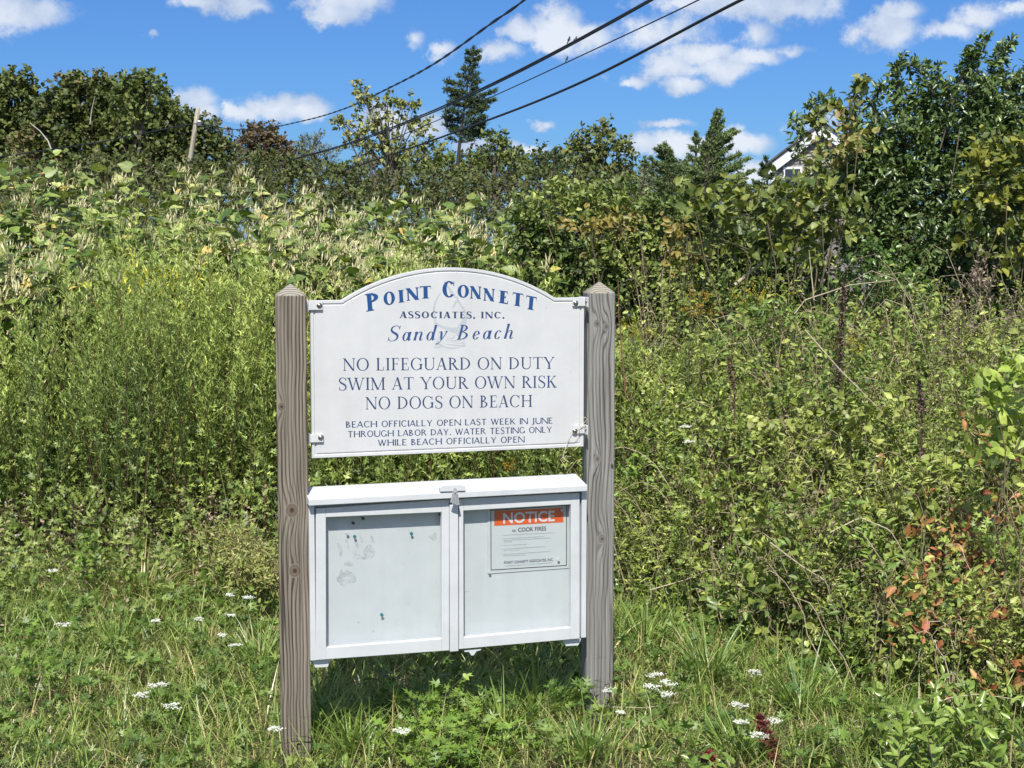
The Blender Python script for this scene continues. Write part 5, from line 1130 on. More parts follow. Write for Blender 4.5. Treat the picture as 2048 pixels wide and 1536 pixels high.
def right_shrubs():
    privet_sh = [([(1700, 330), (1715, 250), (1722, 200), (1725, 168)], .03, 0, 40), ([(1830, 260), (1800, 190), (1790, 150), (1800, 122)], .03, 0, 50), ([(1880, 300), (1905, 210), (1930, 140), (1968, 80)], .03, -.2, 90), ([(1870, 240), (1860, 180), (1840, 140), (1812, 124)], .02, 0, 45),
       ([(1950, 260), (1975, 190), (1990, 130), (2022, 84)], .03, .1, 80), ([(2000, 280), (2030, 200), (2052, 140)], .03, 0, 60), ([(1600, 330), (1598, 280), (1592, 235)], .02, 0, 30), ([(1650, 300), (1640, 240), (1622, 208), (1660, 200)], .02, 0, 40),
       ([(1760, 260), (1745, 200), (1760, 180)], .02, 0, 30), ([(1990, 200), (1960, 150), (1925, 150)], .02, 0, 40), ([(1905, 210), (1880, 150), (1850, 122)], .02, -.2, 30), ([(1930, 190), (1950, 140), (1935, 112)], .02, -.2, 25)]
    shrub('privet_shrub', 'huge dark glossy privet with arching shoots filling the right of the skyline', 8.9,
      [(1735, 325, 84, 78), (1690, 370, 66, 62), (1820, 290, 100, 95), (1930, 260, 95, 100), (2030, 270, 90, 120), (1780, 400, 120, 90), (1930, 400, 120, 100, -.1), (2080, 400, 110, 120), (1880, 520, 120, 90, -.2), (1760, 500, 90, 80, -.1), (2020, 540, 110, 90, -.3), (1985, 200, 50, 60), (1840, 215, 45, 45), (2140, 300, 90, 130), (1830, 610, 100, 60, -.3), (1950, 620, 110, 60, -.4)],
      430, 9, .040, .019, 'fold', G_PRIV, M_GLOSS, privet_sh, root_px=1900, shell=.75, tl=.13)
    shrub('bittersweet_vine', 'yellow green bittersweet vine hanging over the right edge of the privet', 8.1, [(2000, 350, 55, 60), (1985, 420, 50, 60), (2060, 420, 50, 80), (1975, 320, 34, 24), (2045, 300, 40, 40), (2030, 500, 50, 40), (1940, 470, 26, 26)],
      260, 7, .045, .032, 'ovate', G_PRIVY, None, (), 'vine', shell=.7, tl=.14, root_px=2040)
    shrub('climbing_vine', 'light leaved vine climbing the left shoulder of the privet under the gable', 8.4, [(1600, 392, 34, 28), (1640, 345, 34, 34), (1690, 310, 34, 34), (1560, 405, 30, 22), (1700, 270, 24, 24)],
      250, 7, .044, .030, 'ovate', G_VINE[:4] + [(.22, .17, .07)], None, [([(1640, 280), (1625, 245), (1640, 222), (1675, 215)], .02, 0, 22), ([(1690, 250), (1700, 215), (1715, 180), (1722, 165)], .02, 0, 26)], 'vine', shell=.6, tl=.14, root_px=1620, bias=lambda P: rng.uniform(0, .4, len(P)))
    shrub('broadleaf_vine', 'broad yellow green vine leaves sprawling across the middle right thicket', 7.8, [(1640, 425, 50, 34), (1560, 440, 50, 34), (1680, 450, 40, 34), (1500, 430, 44, 30), (1600, 470, 60, 34), (1440, 450, 40, 30), (1400, 425, 26, 18), (1640, 400, 30, 18)],
      190, 7, .052, .038, 'ovate', G_VINE, None, [([(1420, 470), (1500, 500), (1560, 480)], .03, 0, 20)], 'vine', shell=.7, tl=.17, root_px=1560)
    shrub('bramble_thicket', 'dark olive bramble thicket behind the right sign post', 9.4, [(1120, 430, 90, 70), (1230, 440, 90, 75), (1340, 450, 90, 70), (1180, 520, 100, 70), (1300, 530, 100, 70), (1420, 490, 90, 70), (1060, 455, 60, 60), (1080, 540, 80, 60), (1500, 540, 90, 70), (1560, 470, 60, 60), (1420, 580, 110, 50), (1610, 560, 90, 60), (1250, 610, 100, 60), (1380, 640, 100, 60), (1520, 630, 100, 60), (1650, 640, 90, 60), (1780, 650, 90, 60), (1160, 600, 80, 60)],
      330, 8, .038, .023, 'fold', G_OLIVE, None, (), 'thicket', shell=.75, tl=.12, root_px=1280, nst=5, bias=lambda P: .3 * np.sin(P[:, 0] * 5 + P[:, 2] * 7))
    shrub('green_honeysuckle', 'bright green small leaved bush in front of the dark privet base', 7.9, [(1700, 590, 60, 50), (1760, 560, 60, 50), (1820, 600, 60, 40), (1740, 520, 40, 34), (1660, 620, 40, 34)], 260, 8, .030, .018, 'fold', [(.04, .08, .015), (.07, .13, .025), (.11, .18, .035)], M_GLOSS, (), 'shrub', shell=.7, tl=.11, root_px=1740)
    shrub('yellow_leaf_bush', 'autumn yellow tinted leaves in the thicket right of centre', 8.6, [(1340, 490, 40, 30), (1380, 505, 34, 26), (1180, 470, 26, 18), (1240, 450, 22, 14)], 90, 6, .05, .028, 'fold', [(.10, .10, .025), (.17, .13, .035), (.24, .21, .05)], None, (), 'shrub', shell=.6, tl=.12, root_px=1350)
    shrub('dead_brush', 'brown grey dead seed brush left of the right picture edge', 7.0, [(1960, 590, 55, 44), (1930, 640, 55, 44), (2010, 660, 50, 44), (1900, 700, 60, 40), (2000, 730, 50, 44), (1950, 560, 30, 24)], 210, 9, .022, .009, 'dia', [(.07, .05, .035), (.14, .105, .075), (.24, .19, .14)], M_LEAF, (), 'shrub', shell=.9, tl=.13, root_px=1950, nst=10)
    shrub('big_leaf_sprout', 'large pale green leaves on a sprout at the right picture edge', 5.0, [(2030, 780, 34, 34), (1985, 815, 24, 22), (2040, 870, 30, 40), (2000, 900, 24, 20)], 34, 4, .042, .032, 'ovate', [(.14, .20, .035), (.22, .28, .05), (.32, .36, .08)], None, (), 'shrub', shell=.7, tl=.13, root_px=2045, nst=2)

# ---- herbs between the lawn and the thicket on the right
edgeY = prof([(1180, 6.5), (1300, 6.15), (1450, 5.75), (1600, 5.35), (1750, 5.05), (1900, 4.85), (2100, 4.6)])
def right_weeds():
    ac = Acc(); X, Y, px = scatter(1250, 1195, 2150, 4.6, 8.4, lambda p, y: y > edgeY(p) + rng.uniform(-.15, .15, len(y))); n = len(X)
    dd = Y - edgeY(px); H = (.36 + .46 * np.minimum(dd, 3)) * rng.uniform(.6, 1.15, n); H = np.minimum(H, np.interp(px, [1300, 1600, 2000], [1.38, 1.22, 1.12])) * (1 + .22 * np.sin(X * 3.7 + 1) * np.sin(Y * 4.3 + X))
    LN = stems(X, Y, H, rng.uniform(.04, .3, n), curve=.5); kind = rng.uniform(size=n); patch = np.sin(X * 2.7 + Y * 1.9) + .8 * np.sin(X * 5.1 - Y * 3.1)
    dead = kind < .22; gold = (kind >= .22) & (patch > .1); oval = (kind >= .22) & ~gold
    tubes(ac, LN, np.linspace(.0034, .001, 7)[None], np.where(dead[:, None], tonej(pal(DRY, rng.uniform(.3, .9, n)), .1), tonej(np.tile([[.12, .12, .045]], (n, 1)), .3)), 3)
    def dress(mask, m, L0, L1, ar, shape, cols, lo=.15, drp=0, t1=1.0):
        S = LN[mask]; k = len(S); s = lo + (1 - lo) * (np.arange(m) + rng.uniform(0, 1, (k, m))) / m; B = along(S, s); az = rng.uniform(0, 2 * math.pi, (k, m)); el = rng.uniform(-.3, .9, (k, m)) - drp
        D = np.stack([np.cos(az) * np.cos(el), np.sin(az) * np.cos(el) - .15, np.sin(el)], -1).reshape(-1, 3); P = B.reshape(-1, 3) + rng.normal(0, .012, (k * m, 3)); Nn = rng.normal(0, .5, P.shape) + [0, -.5, .8]
        L = rng.uniform(L0, L1, k * m) * np.repeat(rng.uniform(.7, 1.2, k), m); t = np.repeat(rng.uniform(0, .55, k), m) + rng.uniform(0, .5, k * m); leaves(ac, P, D, Nn, L, L * ar, shape, tonej(pal(cols, t * t1), .16))
    GG = [(.065, .095, .022), (.135, .175, .036), (.22, .26, .055), (.33, .36, .10)]
    dress(gold, 46, .025, .055, .2, 'dia', GG); dress(oval, 30, .022, .046, .58, 'fold', GG, .05); dress(dead, 22, .008, .022, .4, 'dia', DRY, .35)
    # side twigs with fine leaves give the herbs their broken tops
    k = np.where(~dead)[0]; m = 4; S = LN[k]; s = rng.uniform(.45, 1, (len(k), m)); B = along(S, s).reshape(-1, 3); Dr = nrm(rng.normal(0, .6, B.shape) + [0, -.1, .7]); sprigs(ac, B, Dr, 7, .11, .022, .008, 'dia', GG, tw=.0008, twc=(.14, .13, .06))
    o = ac.build('roadside_weeds', M_LEAF); tag(o, 'tangled green weeds and goldenrod stems right of the sign', 'weeds', kind='stuff'); t1 = ac.tris
    # low ground vines and red turning leaves
    ac = Acc(); X, Y, px = scatter(2600, 1200, 2150, 4.55, 7.6, lambda p, y: y > edgeY(p)); P = np.stack([X, Y, np.minimum(.08 + .30 * (Y - edgeY(px)), .95) * rng.uniform(.1, 1, len(X)) ** .6], 1)
    Dr = nrm(rng.normal(0, .7, P.shape) + [0, -.3, .4]); sprigs(ac, P, Dr, 7, .12, .036, .022, 'fold', [(.04, .07, .014), (.09, .135, .026), (.17, .215, .045), (.30, .33, .085)], tw=.001)
    o = ac.build('ground_vines', M_GLOSS); tag(o, 'low leafy vines creeping through the weeds on the right', 'vines', kind='stuff'); t2 = ac.tris
    ac = Acc(); px = rng.normal(1960, 80, 230); py = rng.normal(1130, 125, 230); mm = (px > 1740) & (px < 2120); px, py = px[mm], py[mm]; Y = np.interp(py, [950, 1400], [5.7, 4.6]) + rng.normal(0, .1, len(px)); P = np.array([at(a, b, c) for a, b, c in zip(px, py, Y)]); P = P[P[:, 2] > .03]
    Dr = nrm(rng.normal(0, .8, P.shape) + [0, -.4, .1]); sprigs(ac, P, Dr, 3, .06, .042, .021, 'fold', [(.17, .040, .026), (.24, .085, .04), (.30, .13, .055), (.24, .17, .05), (.12, .13, .035)], tw=.001, twc=(.2, .07, .04), spread=1.1)
    o = ac.build('red_autumn_leaves', M_LEAF); tag(o, 'red and orange turning leaves scattered in the lower right weeds', 'leaves', kind='stuff')
    # dry tangled stalks
    ac = Acc(); X, Y, px = scatter(800, 1210, 2140, 4.7, 7.6, lambda p, y: y > edgeY(p) - .1); n = len(X); hh = (.35 + .33 * (Y - edgeY(px))) * rng.uniform(.5, 1.25, n); az = rng.normal(-.1, 1.0, n) + np.where(rng.uniform(size=n) < .5, math.pi, 0); sp = rng.uniform(.2, .9, n) * hh; u = np.linspace(0, 1, 9)
    LN = np.stack([X[:, None] + np.cos(az)[:, None] * sp[:, None] * u + rng.normal(0, .008, (n, 9)), Y[:, None] - .1 * u + np.sin(az)[:, None] * sp[:, None] * u * .3, hh[:, None] * np.sin(u * rng.uniform(1.4, 2.6, (n, 1))) + .02], -1)
    tubes(ac, LN, np.linspace(.0022, .0008, 9)[None] * rng.uniform(.6, 1.4, n)[:, None], tonej(pal(DRY, rng.uniform(.45, 1, n)), .12) * 1.15, 3)
    o = ac.build('dry_stalks', M_STEM); tag(o, 'tan dry stalks tangled through the weeds on the right', 'dry stalks', kind='stuff')
    return t1 + t2 + ac.tris

# ---- leafy clumps of different herbs that break up the weeds
def clumps():
    ac = Acc(); ag = Acc(); X, Y, px = scatter(215, 1200, 2150, 4.8, 8.3, lambda p, y: y > edgeY(p) + .05); n = len(X)
    SPC = [('fold', .036, .021, [(.05, .085, .018), (.10, .15, .03), (.17, .22, .045), (.28, .31, .08)]), ('dia', .042, .011, [(.09, .12, .028), (.16, .20, .04), (.26, .29, .07)]), ('ovate', .044, .034, [(.06, .09, .018), (.11, .145, .028), (.18, .21, .045), (.26, .28, .08)]),
           ('fold', .024, .014, [(.06, .06, .025), (.11, .105, .045), (.2, .17, .075)]), ('cut', .045, .032, [(.07, .115, .022), (.13, .185, .034), (.22, .265, .055)]), ('fold', .048, .020, [(.05, .09, .018), (.10, .155, .028), (.17, .235, .045)])]
    for x, y, p in zip(X, Y, px):
        d = y - edgeY(p); zc = np.clip(rng.uniform(.35, 1.0) * (.40 + .40 * d), .12, np.interp(p, [1300, 1600, 2000], [1.25, 1.05, .95])); R = rng.uniform(.09, .20); m = int(28 * (R / .14) ** 2); sp = SPC[int(rng.integers(0, 6))]
        dv = randdir(m, .2); P = np.array([x, y, zc]) + dv * R * np.array([1.1, .9, 1]) * rng.uniform(.6, 1, (m, 1)); P = P[P[:, 2] > .02]; dv = dv[:len(P)]
        sprigs(ac, P, nrm(dv + [0, -.1, .5]), 6, sp[1] * 2.2, sp[1] * .8, sp[2] * .8, sp[0], sp[3], tw=.0009, bias=np.full(len(P), rng.uniform(-.15, .3)))
    o = ac.build('leafy_clumps', M_LEAF); tag(o, 'mixed leafy clumps of vines and herbs woven through the right weeds', 'weeds', kind='stuff')
# ---- the lawn
wearn = lambda X, Y: np.sin(X * 3.1 + 1) * np.cos(Y * 2.7) + .7 * np.sin(X * 7.3 - Y * 5.1) + .4 * np.sin(X * 13 + Y * 17)
def under_case(X, Y): return False
def lawn():
    GR = [(.05, .085, .018), (.10, .15, .030), (.17, .22, .046), (.26, .30, .09)]
    ac = Acc(); n = 44000; X, Y, px = scatter(n, -60, 2110, 4.18, 7.3, lambda p, y: (y < np.where(p > 1180, edgeY(np.maximum(p, 1180)) + .5, 7.25)), .8); n = len(X); wv = wearn(X, Y)
    dry = rng.uniform(size=n) < np.clip(.24 + .18 * wv, .05, .65); P = np.stack([X, Y, ghz(X, Y)], 1); az = rng.uniform(0, 2 * math.pi, n); dh = np.stack([np.cos(az), np.sin(az), 0 * az], 1)
    L = rng.gamma(4, .022, n) * np.clip(1 - .22 * wv, .55, 1.5) + .03; L = np.clip(L, .03, .26); col = pal(GR, rng.uniform(0, .8, n) + .15); col[dry] = pal([(.22, .17, .075), (.34, .28, .14), (.24, .24, .08)], rng.uniform(0, 1, dry.sum()))
    blades(ac, P, rng.uniform(0, .7, n), dh, L, rng.uniform(.0022, .0048, n), rng.uniform(.1, 1.6, n), tonej(col, .14))
    # thatch lying flat
    m = 15000; X, Y, px = scatter(m, -60, 2110, 4.18, 7.2, None, .8); m = len(X); az = rng.uniform(0, 2 * math.pi, m); dh = np.stack([np.cos(az), np.sin(az), 0 * az], 1)
    blades(ac, np.stack([X, Y, ghz(X, Y) + rng.uniform(.005, .03, m)], 1), rng.uniform(1.2, 1.6, m), dh, rng.uniform(.03, .1, m), .003, rng.uniform(-.3, .3, m), tonej(pal([(.20, .15, .08), (.32, .26, .15), (.16, .15, .06)], rng.uniform(0, 1, m)), .2), 3)
    o = ac.build('lawn_grass', M_GRASS); tag(o, 'rough sunlit grass around the foot of the sign', 'grass', kind='stuff'); t1 = ac.tris
    # broad leaved lawn weeds: rosettes and low cut leaves
    ac = Acc(); X, Y, px = scatter(2900, -60, 2110, 4.18, 7.2, lambda p, y: (y < np.where(p > 1180, edgeY(np.maximum(p, 1180)) + .6, 7.2)) & (rng.uniform(size=len(p)) < np.where(p < 1000, 1, .75)), .8); n = len(X)
    q = 7; az = rng.uniform(0, 2 * math.pi, (n, q)); el = rng.uniform(.05, 1.1, (n, q)); D = np.stack([np.cos(az) * np.cos(el), np.sin(az) * np.cos(el), np.sin(el)], -1); kind = rng.uniform(size=n)
    h = np.where(kind < .6, rng.uniform(.03, .12, n), .01); P = np.stack([X, Y, ghz(X, Y) + h], 1)[:, None] + D * .008; Nn = rng.normal(0, .3, P.shape) + [0, -.25, 1]
    GL = [(.035, .07, .014), (.065, .115, .021), (.11, .165, .032), (.18, .215, .055)]; tt = np.repeat(rng.uniform(0, .6, n), q) + rng.uniform(0, .4, n * q); col = tonej(pal(GL, tt), .12)
    sel = np.repeat(kind < .6, q); L = np.repeat(rng.uniform(.022, .055, n), q) * rng.uniform(.7, 1.2, n * q); Pf, Df, Nf = P.reshape(-1, 3), D.reshape(-1, 3), Nn.reshape(-1, 3)
    leaves(ac, Pf[sel], Df[sel], Nf[sel], L[sel], L[sel] * .8, 'cut', col[sel]); leaves(ac, Pf[~sel], Df[~sel], Nf[~sel], L[~sel] * 1.1, L[~sel] * .5, 'fold', col[~sel])
    S = P[:, 0].copy(); B = S.copy(); B[:, 2] = ghz(X, Y); tubes(ac, np.stack([B, S], 1), np.array([[.0014, .001]]), tonej(np.tile([[.08, .11, .03]], (n, 1)), .2), 3)
    o = ac.build('lawn_weeds', M_LEAF); tag(o, 'small broad leaved weeds growing through the grass', 'weeds', kind='stuff'); return t1 + ac.tris
# ---- herbs and dead leaves along the foot of the mugwort
def edge_herbs():
    ac = Acc(); X, Y, px = scatter(1500, -80, 1230, 5.6, 7.35, lambda p, y: y > np.where(p < 545, 5.7 + .45 * np.sin(p * .013) ** 2, 6.35), .5); zc = rng.uniform(.02, .34, len(X)) * np.clip((Y - 5.8) / 1.2, .2, 1); P = np.stack([X, Y, zc], 1); Dr = nrm(rng.normal(0, .5, P.shape) + [0, -.25, .7])
    k = rng.uniform(size=len(X)); GE = [(.05, .08, .018), (.10, .145, .03), (.17, .215, .05), (.27, .30, .09)]
    for lo, hi, L, W, sh, cols in ((0, .35, .045, .030, 'cut', GE), (.35, .6, .032, .018, 'fold', GE), (.6, .8, .035, .008, 'dia', GE), (.8, 1.0, .018, .010, 'dia', [(.12, .08, .055), (.24, .18, .12), (.40, .33, .27)])):
        m = (k >= lo) & (k < hi); sprigs(ac, P[m], Dr[m], 7, .13, L, W, sh, cols, tw=.001)
    o = ac.build('edge_herbs', M_LEAF); tag(o, 'short herbs and dry leaves along the foot of the mugwort', 'weeds', kind='stuff')
# ---- single plants the photograph picks out
def tuft(label, px, py, n, L, bend, cols, w=.006, name='grass_tuft', spread=.04, cat='grass tuft'):
    g = at(px, py, 5); d = ray(px, py); t = -CAMZ / d[2]; b = np.array([0, 0, CAMZ]) + d * t; b[2] = ghz(b[0], b[1])
    az = rng.uniform(0, 2 * math.pi, n); dh = np.stack([np.cos(az), np.sin(az), 0 * az], 1); P = b + dh * rng.uniform(0, spread, (n, 1)); ac = Acc()
    blades(ac, P, rng.uniform(.05, .45, n), dh, L * rng.uniform(.55, 1.15, n), w * rng.uniform(.6, 1.2, n), bend * rng.uniform(.4, 1.5, n), tonej(pal(cols, rng.uniform(0, 1, n)), .15), 5)
    o = ac.build(name, M_GRASS, None, tuple(b)); tag(o, label, cat, 'grass tufts standing out of the lawn' if name == 'grass_tuft' else None); return b
def gp(px, py):
    d = ray(px, py); t = -CAMZ / d[2]; b = np.array([0, 0, CAMZ]) + d * t; b[2] = ghz(b[0], b[1]); return b
def tufts():
    GB = [(.06, .11, .02), (.11, .17, .03), (.18, .24, .06)]; GD = [(.10, .13, .03), (.20, .20, .06), (.34, .27, .13)]
    tuft('big arching yellow green grass tuft before the mugwort on the left', 285, 1212, 230, .34, 1.5, GD, .006, spread=.10)
    tuft('upright grass tuft below the big arching tuft on the left', 232, 1300, 60, .22, .8, GB, .006)
    for lab, px, py, n, L in (('wide bladed grass clump left of the left post foot', 520, 1330, 90, .26), ('grass clump hiding the left post foot', 655, 1470, 90, .24), ('grass clump near the bottom edge left of the leafy mugwort', 700, 1505, 70, .22), ('tall grass clump lit in front of the right part of the case shadow', 1075, 1440, 120, .27),
        ('grass clump beside the foot of the right post', 1130, 1425, 90, .25), ('spreading grass clump right of the leafy mugwort', 1010, 1475, 80, .24), ('thin grass clump under the door catch', 930, 1425, 40, .22), ('grass clump under the left foot of the case', 640, 1420, 60, .2), ('grass clump at the weed edge right of the right post', 1420, 1380, 110, .3), ('long grass clump near the lower right yarrow heads', 1600, 1440, 90, .3), ('coarse grass clump at the bottom edge right of centre', 1180, 1530, 70, .22), ('grass clump beside the group of white flowers on the right', 1290, 1310, 80, .28), ('grass clump low between the dock seed heads', 1480, 1520, 80, .24)):
        tuft(lab, px, py, n, L, 1.0, GB, .0065, spread=.07)
def leafy(name, label, cat, px, py, nst, H, L, shape, ar, cols, spread, nl=14, mat=None, lo=.1, whorl=False):
    b = gp(px, py); n = nst; az = rng.uniform(0, 2 * math.pi, n); r = spread * np.sqrt(rng.uniform(0, 1, n)); X, Y = b[0] + r * np.cos(az), b[1] + r * np.sin(az); Hh = H * rng.uniform(.6, 1.1, n); LN = stems(X, Y, Hh, rng.uniform(.05, .3, n))
    root = empty(name, b); tag(root, label, cat); ac = Acc(); s = lo + (1 - lo) * (np.arange(nl) + rng.uniform(0, 1, (n, nl))) / nl; B = along(LN, s); a = rng.uniform(0, 2 * math.pi, (n, nl)); el = rng.uniform(-.1, .9, (n, nl)) + (.3 * s if whorl else 0)
    D = np.stack([np.cos(a) * np.cos(el), np.sin(a) * np.cos(el), np.sin(el)], -1).reshape(-1, 3); P = B.reshape(-1, 3); Nn = rng.normal(0, .35, P.shape) + [0, -.4, .9]; LL = L * rng.uniform(.6, 1.2, n * nl); c = tonej(pal(cols, np.repeat(rng.uniform(0, .5, n), nl) + rng.uniform(0, .5, n * nl)), .12)
    leaves(ac, P, D, Nn, LL, LL * ar, shape, c); o = ac.build('leaves', mat or M_LEAF, root, b); o.location = (0, 0, 0); o['kind'] = 'stuff'
    ac = Acc(); tubes(ac, LN, np.linspace(.003, .0012, 7)[None], tonej(np.tile([[.12, .12, .05]], (n, 1)), .2), 4); o = ac.build('stems', M_STEM, root, b); o.location = (0, 0, 0); o['kind'] = 'stuff'
def singles():
    BR = [(.055, .105, .015), (.10, .165, .022), (.155, .22, .036)]
    leafy('young_mugwort', 'bright green leafy mugwort clump at the bottom centre', 'mugwort', 895, 1480, 30, .16, .046, 'cut', .7, BR, .13, 12)
    leafy('young_mugwort', 'green cut leaved clump at the bottom edge under the bright one', 'mugwort', 860, 1545, 22, .13, .05, 'cut', .7, BR, .14, 12)
    leafy('young_mugwort', 'small bright clump right of the bright green mugwort', 'mugwort', 1010, 1520, 14, .13, .05, 'cut', .7, BR, .09, 10)
    leafy('young_mugwort', 'young mugwort stem standing at the left end of the dark stems', 'mugwort', 165, 1215, 3, .34, .06, 'cut', .7, BR, .03, 22)
    leafy('young_mugwort', 'single upright mugwort stem in the lower left grass', 'mugwort', 72, 1420, 3, .26, .055, 'cut', .7, BR, .03, 18)
    leafy('bayberry_shrub', 'light green oval leaved shoots in the bottom right corner', 'shrub', 1960, 1560, 40, .22, .050, 'fold', .42, [(.07, .12, .020), (.125, .185, .032), (.20, .26, .06)], .34, 16, M_GLOSS, whorl=True)
    leafy('bayberry_shrub', 'small oval leaved shoots at the bottom edge right of centre', 'shrub', 1400, 1575, 7, .12, .045, 'fold', .42, [(.05, .09, .016), (.09, .145, .026), (.15, .205, .045)], .08, 12, M_GLOSS, whorl=True)
    leafy('plantain', 'broad leaf plantain in the shade edge under the case', 'plantain', 775, 1440, 5, .14, .06, 'fold', .6, BR[:2], .04, 4)
    # drooping yellowing mugwort bough left of the left post
    b = gp(470, 1215); root = empty('fallen_mugwort', b); tag(root, 'yellowing mugwort bough flopped over the grass left of the left post', 'mugwort'); ac = Acc(); n = 34; x0 = rng.uniform(370, 450, n); x1 = x0 + rng.uniform(40, 130, n)
    LN = []
    for a, c in zip(x0, x1):
        P = np.array([at(a - 20, 1080 + rng.uniform(-30, 40), 6.9), at((a + c) / 2, 1058 + rng.uniform(-15, 60), 6.5), at(c, 1110 + rng.uniform(-30, 50), 6.15), at(c + 14, 1160 + rng.uniform(-20, 30), 6.0)]); t = np.linspace(0, 1, 4); u = np.linspace(0, 1, 9); LN.append(np.stack([np.interp(u, t, P[:, k]) for k in range(3)], 1))
    LN = np.array(LN); tubes(ac, LN, np.array([[.002] * 9]), tonej(np.tile([[.14, .10, .06]], (n, 1)), .2), 3); m = 17; B = along(LN, rng.uniform(.15, 1, (n, m))).reshape(-1, 3); Dr = nrm(rng.normal(0, .6, B.shape) + [.3, -.3, .1]); sprigs(ac, B, Dr, 5, .06, .026, .007, 'dia', [(.09, .12, .03), (.18, .20, .055), (.30, .28, .10)], twig=False)
    o = ac.build('leaves', M_LEAF, root, b); o.location = (0, 0, 0); o['kind'] = 'stuff'
    # goldenrod in flower
    for lab, px, py, Y, k in (('goldenrod with the fullest yellow plume, right of the right post', 1515, 596, 7.3, 1.0), ('goldenrod with a small orange yellow tip left of the fullest plume', 1402, 592, 7.2, .4), ('goldenrod with two faded yellow sprigs below the orange tipped one', 1395, 625, 6.9, .5), ('goldenrod with a lime yellow plume beside the right post', 1262, 660, 6.8, .5), ('goldenrod with yellow tips in front of the dead spike', 1700, 690, 6.6, .5), ('goldenrod with an orange tuft seen in the gap under the sign', 1012, 935, 7.05, .35)):
        tip = at(px, py, Y); b = tip.copy(); b[2] = 0; root = empty('goldenrod', b); tag(root, lab, 'goldenrod', 'goldenrod plants in flower'); ac = Acc(); st = Acc(); nn = 3; 
        X = np.full(nn, b[0]) + rng.normal(0, .03, nn); Yv = np.full(nn, b[1]) + rng.normal(0, .03, nn); LN = stems(X, Yv, np.full(nn, tip[2] + .02), rng.uniform(0, .03, nn)); tubes(st, LN, np.linspace(.003, .0012, 7)[None], np.tile([[.12, .12, .05]], (nn, 1)), 4); B = along(LN, rng.uniform(.1, .95, (nn, 50))).reshape(-1, 3); D = randdir(len(B), .3); leaves(st, B, D, rng.normal(0, .4, B.shape) + [0, -.4, .8], rng.uniform(.03, .06, len(B)), rng.uniform(.006, .011, len(B)), 'dia', tonej(pal(G_VINE, rng.uniform(0, .8, len(B))), .1))
        o = st.build('stems', M_LEAF, root, b); o.location = (0, 0, 0)
        nb = int(18 * k) + 3; c = tip + rng.normal(0, 1, (nb, 3)) * np.array([.055, .04, .025]) * k ** .5; dr = nrm(rng.normal(0, .5, (nb, 3)) + [.3, -.1, .4]); s = rng.uniform(0, 1, (nb, 16)); P = (c[:, None] + dr[:, None] * (s * .07 * k ** .4)[..., None] + rng.normal(0, .004, (nb, 16, 3))).reshape(-1, 3); leaves(ac, P, randdir(len(P), .5), randdir(len(P)), .010, .007, 'dia', tonej(pal([(.26, .24, .03), (.46, .38, .05)] if 'orange' not in lab else [(.30, .19, .03), (.42, .27, .04)], rng.uniform(0, 1, len(P))), .12))
        o = ac.build('flower_plume', M_PETAL, root, b); o.location = (0, 0, 0); o['kind'] = 'stuff'
    # dead seed spikes and dock
    def spike(name, lab, pts, Y, r, col, cat, n=420, mat=M_LEAF, grp=None):
        P = np.array([at(x, y, Y) for x, y in pts]); b = P[0].copy(); b[2] = 0; P = np.concatenate([b[None], P]) if P[0][2] > .06 else P; root = empty(name, b); tag(root, lab, cat, grp); t = np.linspace(0, 1, len(P)); u = np.linspace(0, 1, 14); Q = np.stack([np.interp(u, t, P[:, k]) for k in range(3)], 1)
        ac = Acc(); tubes(ac, Q[None], np.linspace(.005, .002, 14)[None], np.array([col]) * .9, 5); o = ac.build('stalk', M_STEM, root, b); o.location = (0, 0, 0)
        ac = Acc(); s = rng.uniform(.28, 1, n); B = along(Q[None], s[None])[0] + rng.normal(0, 1, (n, 3)) * r * (np.sin(np.clip((s - .25) / .75, 0, 1) * math.pi) ** .5)[:, None] * .6; leaves(ac, B, randdir(n, .2), randdir(n), rng.uniform(.008, .016, n), rng.uniform(.006, .011, n), 'fold', tonej(pal([tuple(np.array(col) * .6), tuple(np.array(col) * 1.5)], rng.uniform(0, 1, n)), .2)); o = ac.build('seed_head', mat, root, b); o.location = (0, 0, 0)
    spike('dead_mullein', 'tall dark brown dead seed spike standing in the weeds right of the sign', [(1676, 790), (1681, 680), (1688, 560)], 6.3, .016, (.085, .06, .045), 'dead plant', 900)
    spike('dead_mullein', 'shorter brown dead spike leaning left of the tall one', [(1470, 780), (1455, 715)], 6.4, .011, (.11, .075, .05), 'dead plant', 260)
    spike('dead_mullein', 'brown dead spike near the right edge below the dead brush', [(1845, 830), (1838, 760)], 5.9, .013, (.10, .07, .055), 'dead plant', 320)
    spike('dock_plant', 'dark red dock seed head leaning over the bottom edge', [(1452, 1560), (1432, 1526), (1400, 1503)], 4.3, .016, (.13, .03, .025), 'dock', 420)
    spike('dock_plant', 'tall dark red dock seed head right of the other one', [(1552, 1570), (1545, 1500), (1518, 1430)], 4.35, .016, (.11, .028, .025), 'dock', 460)
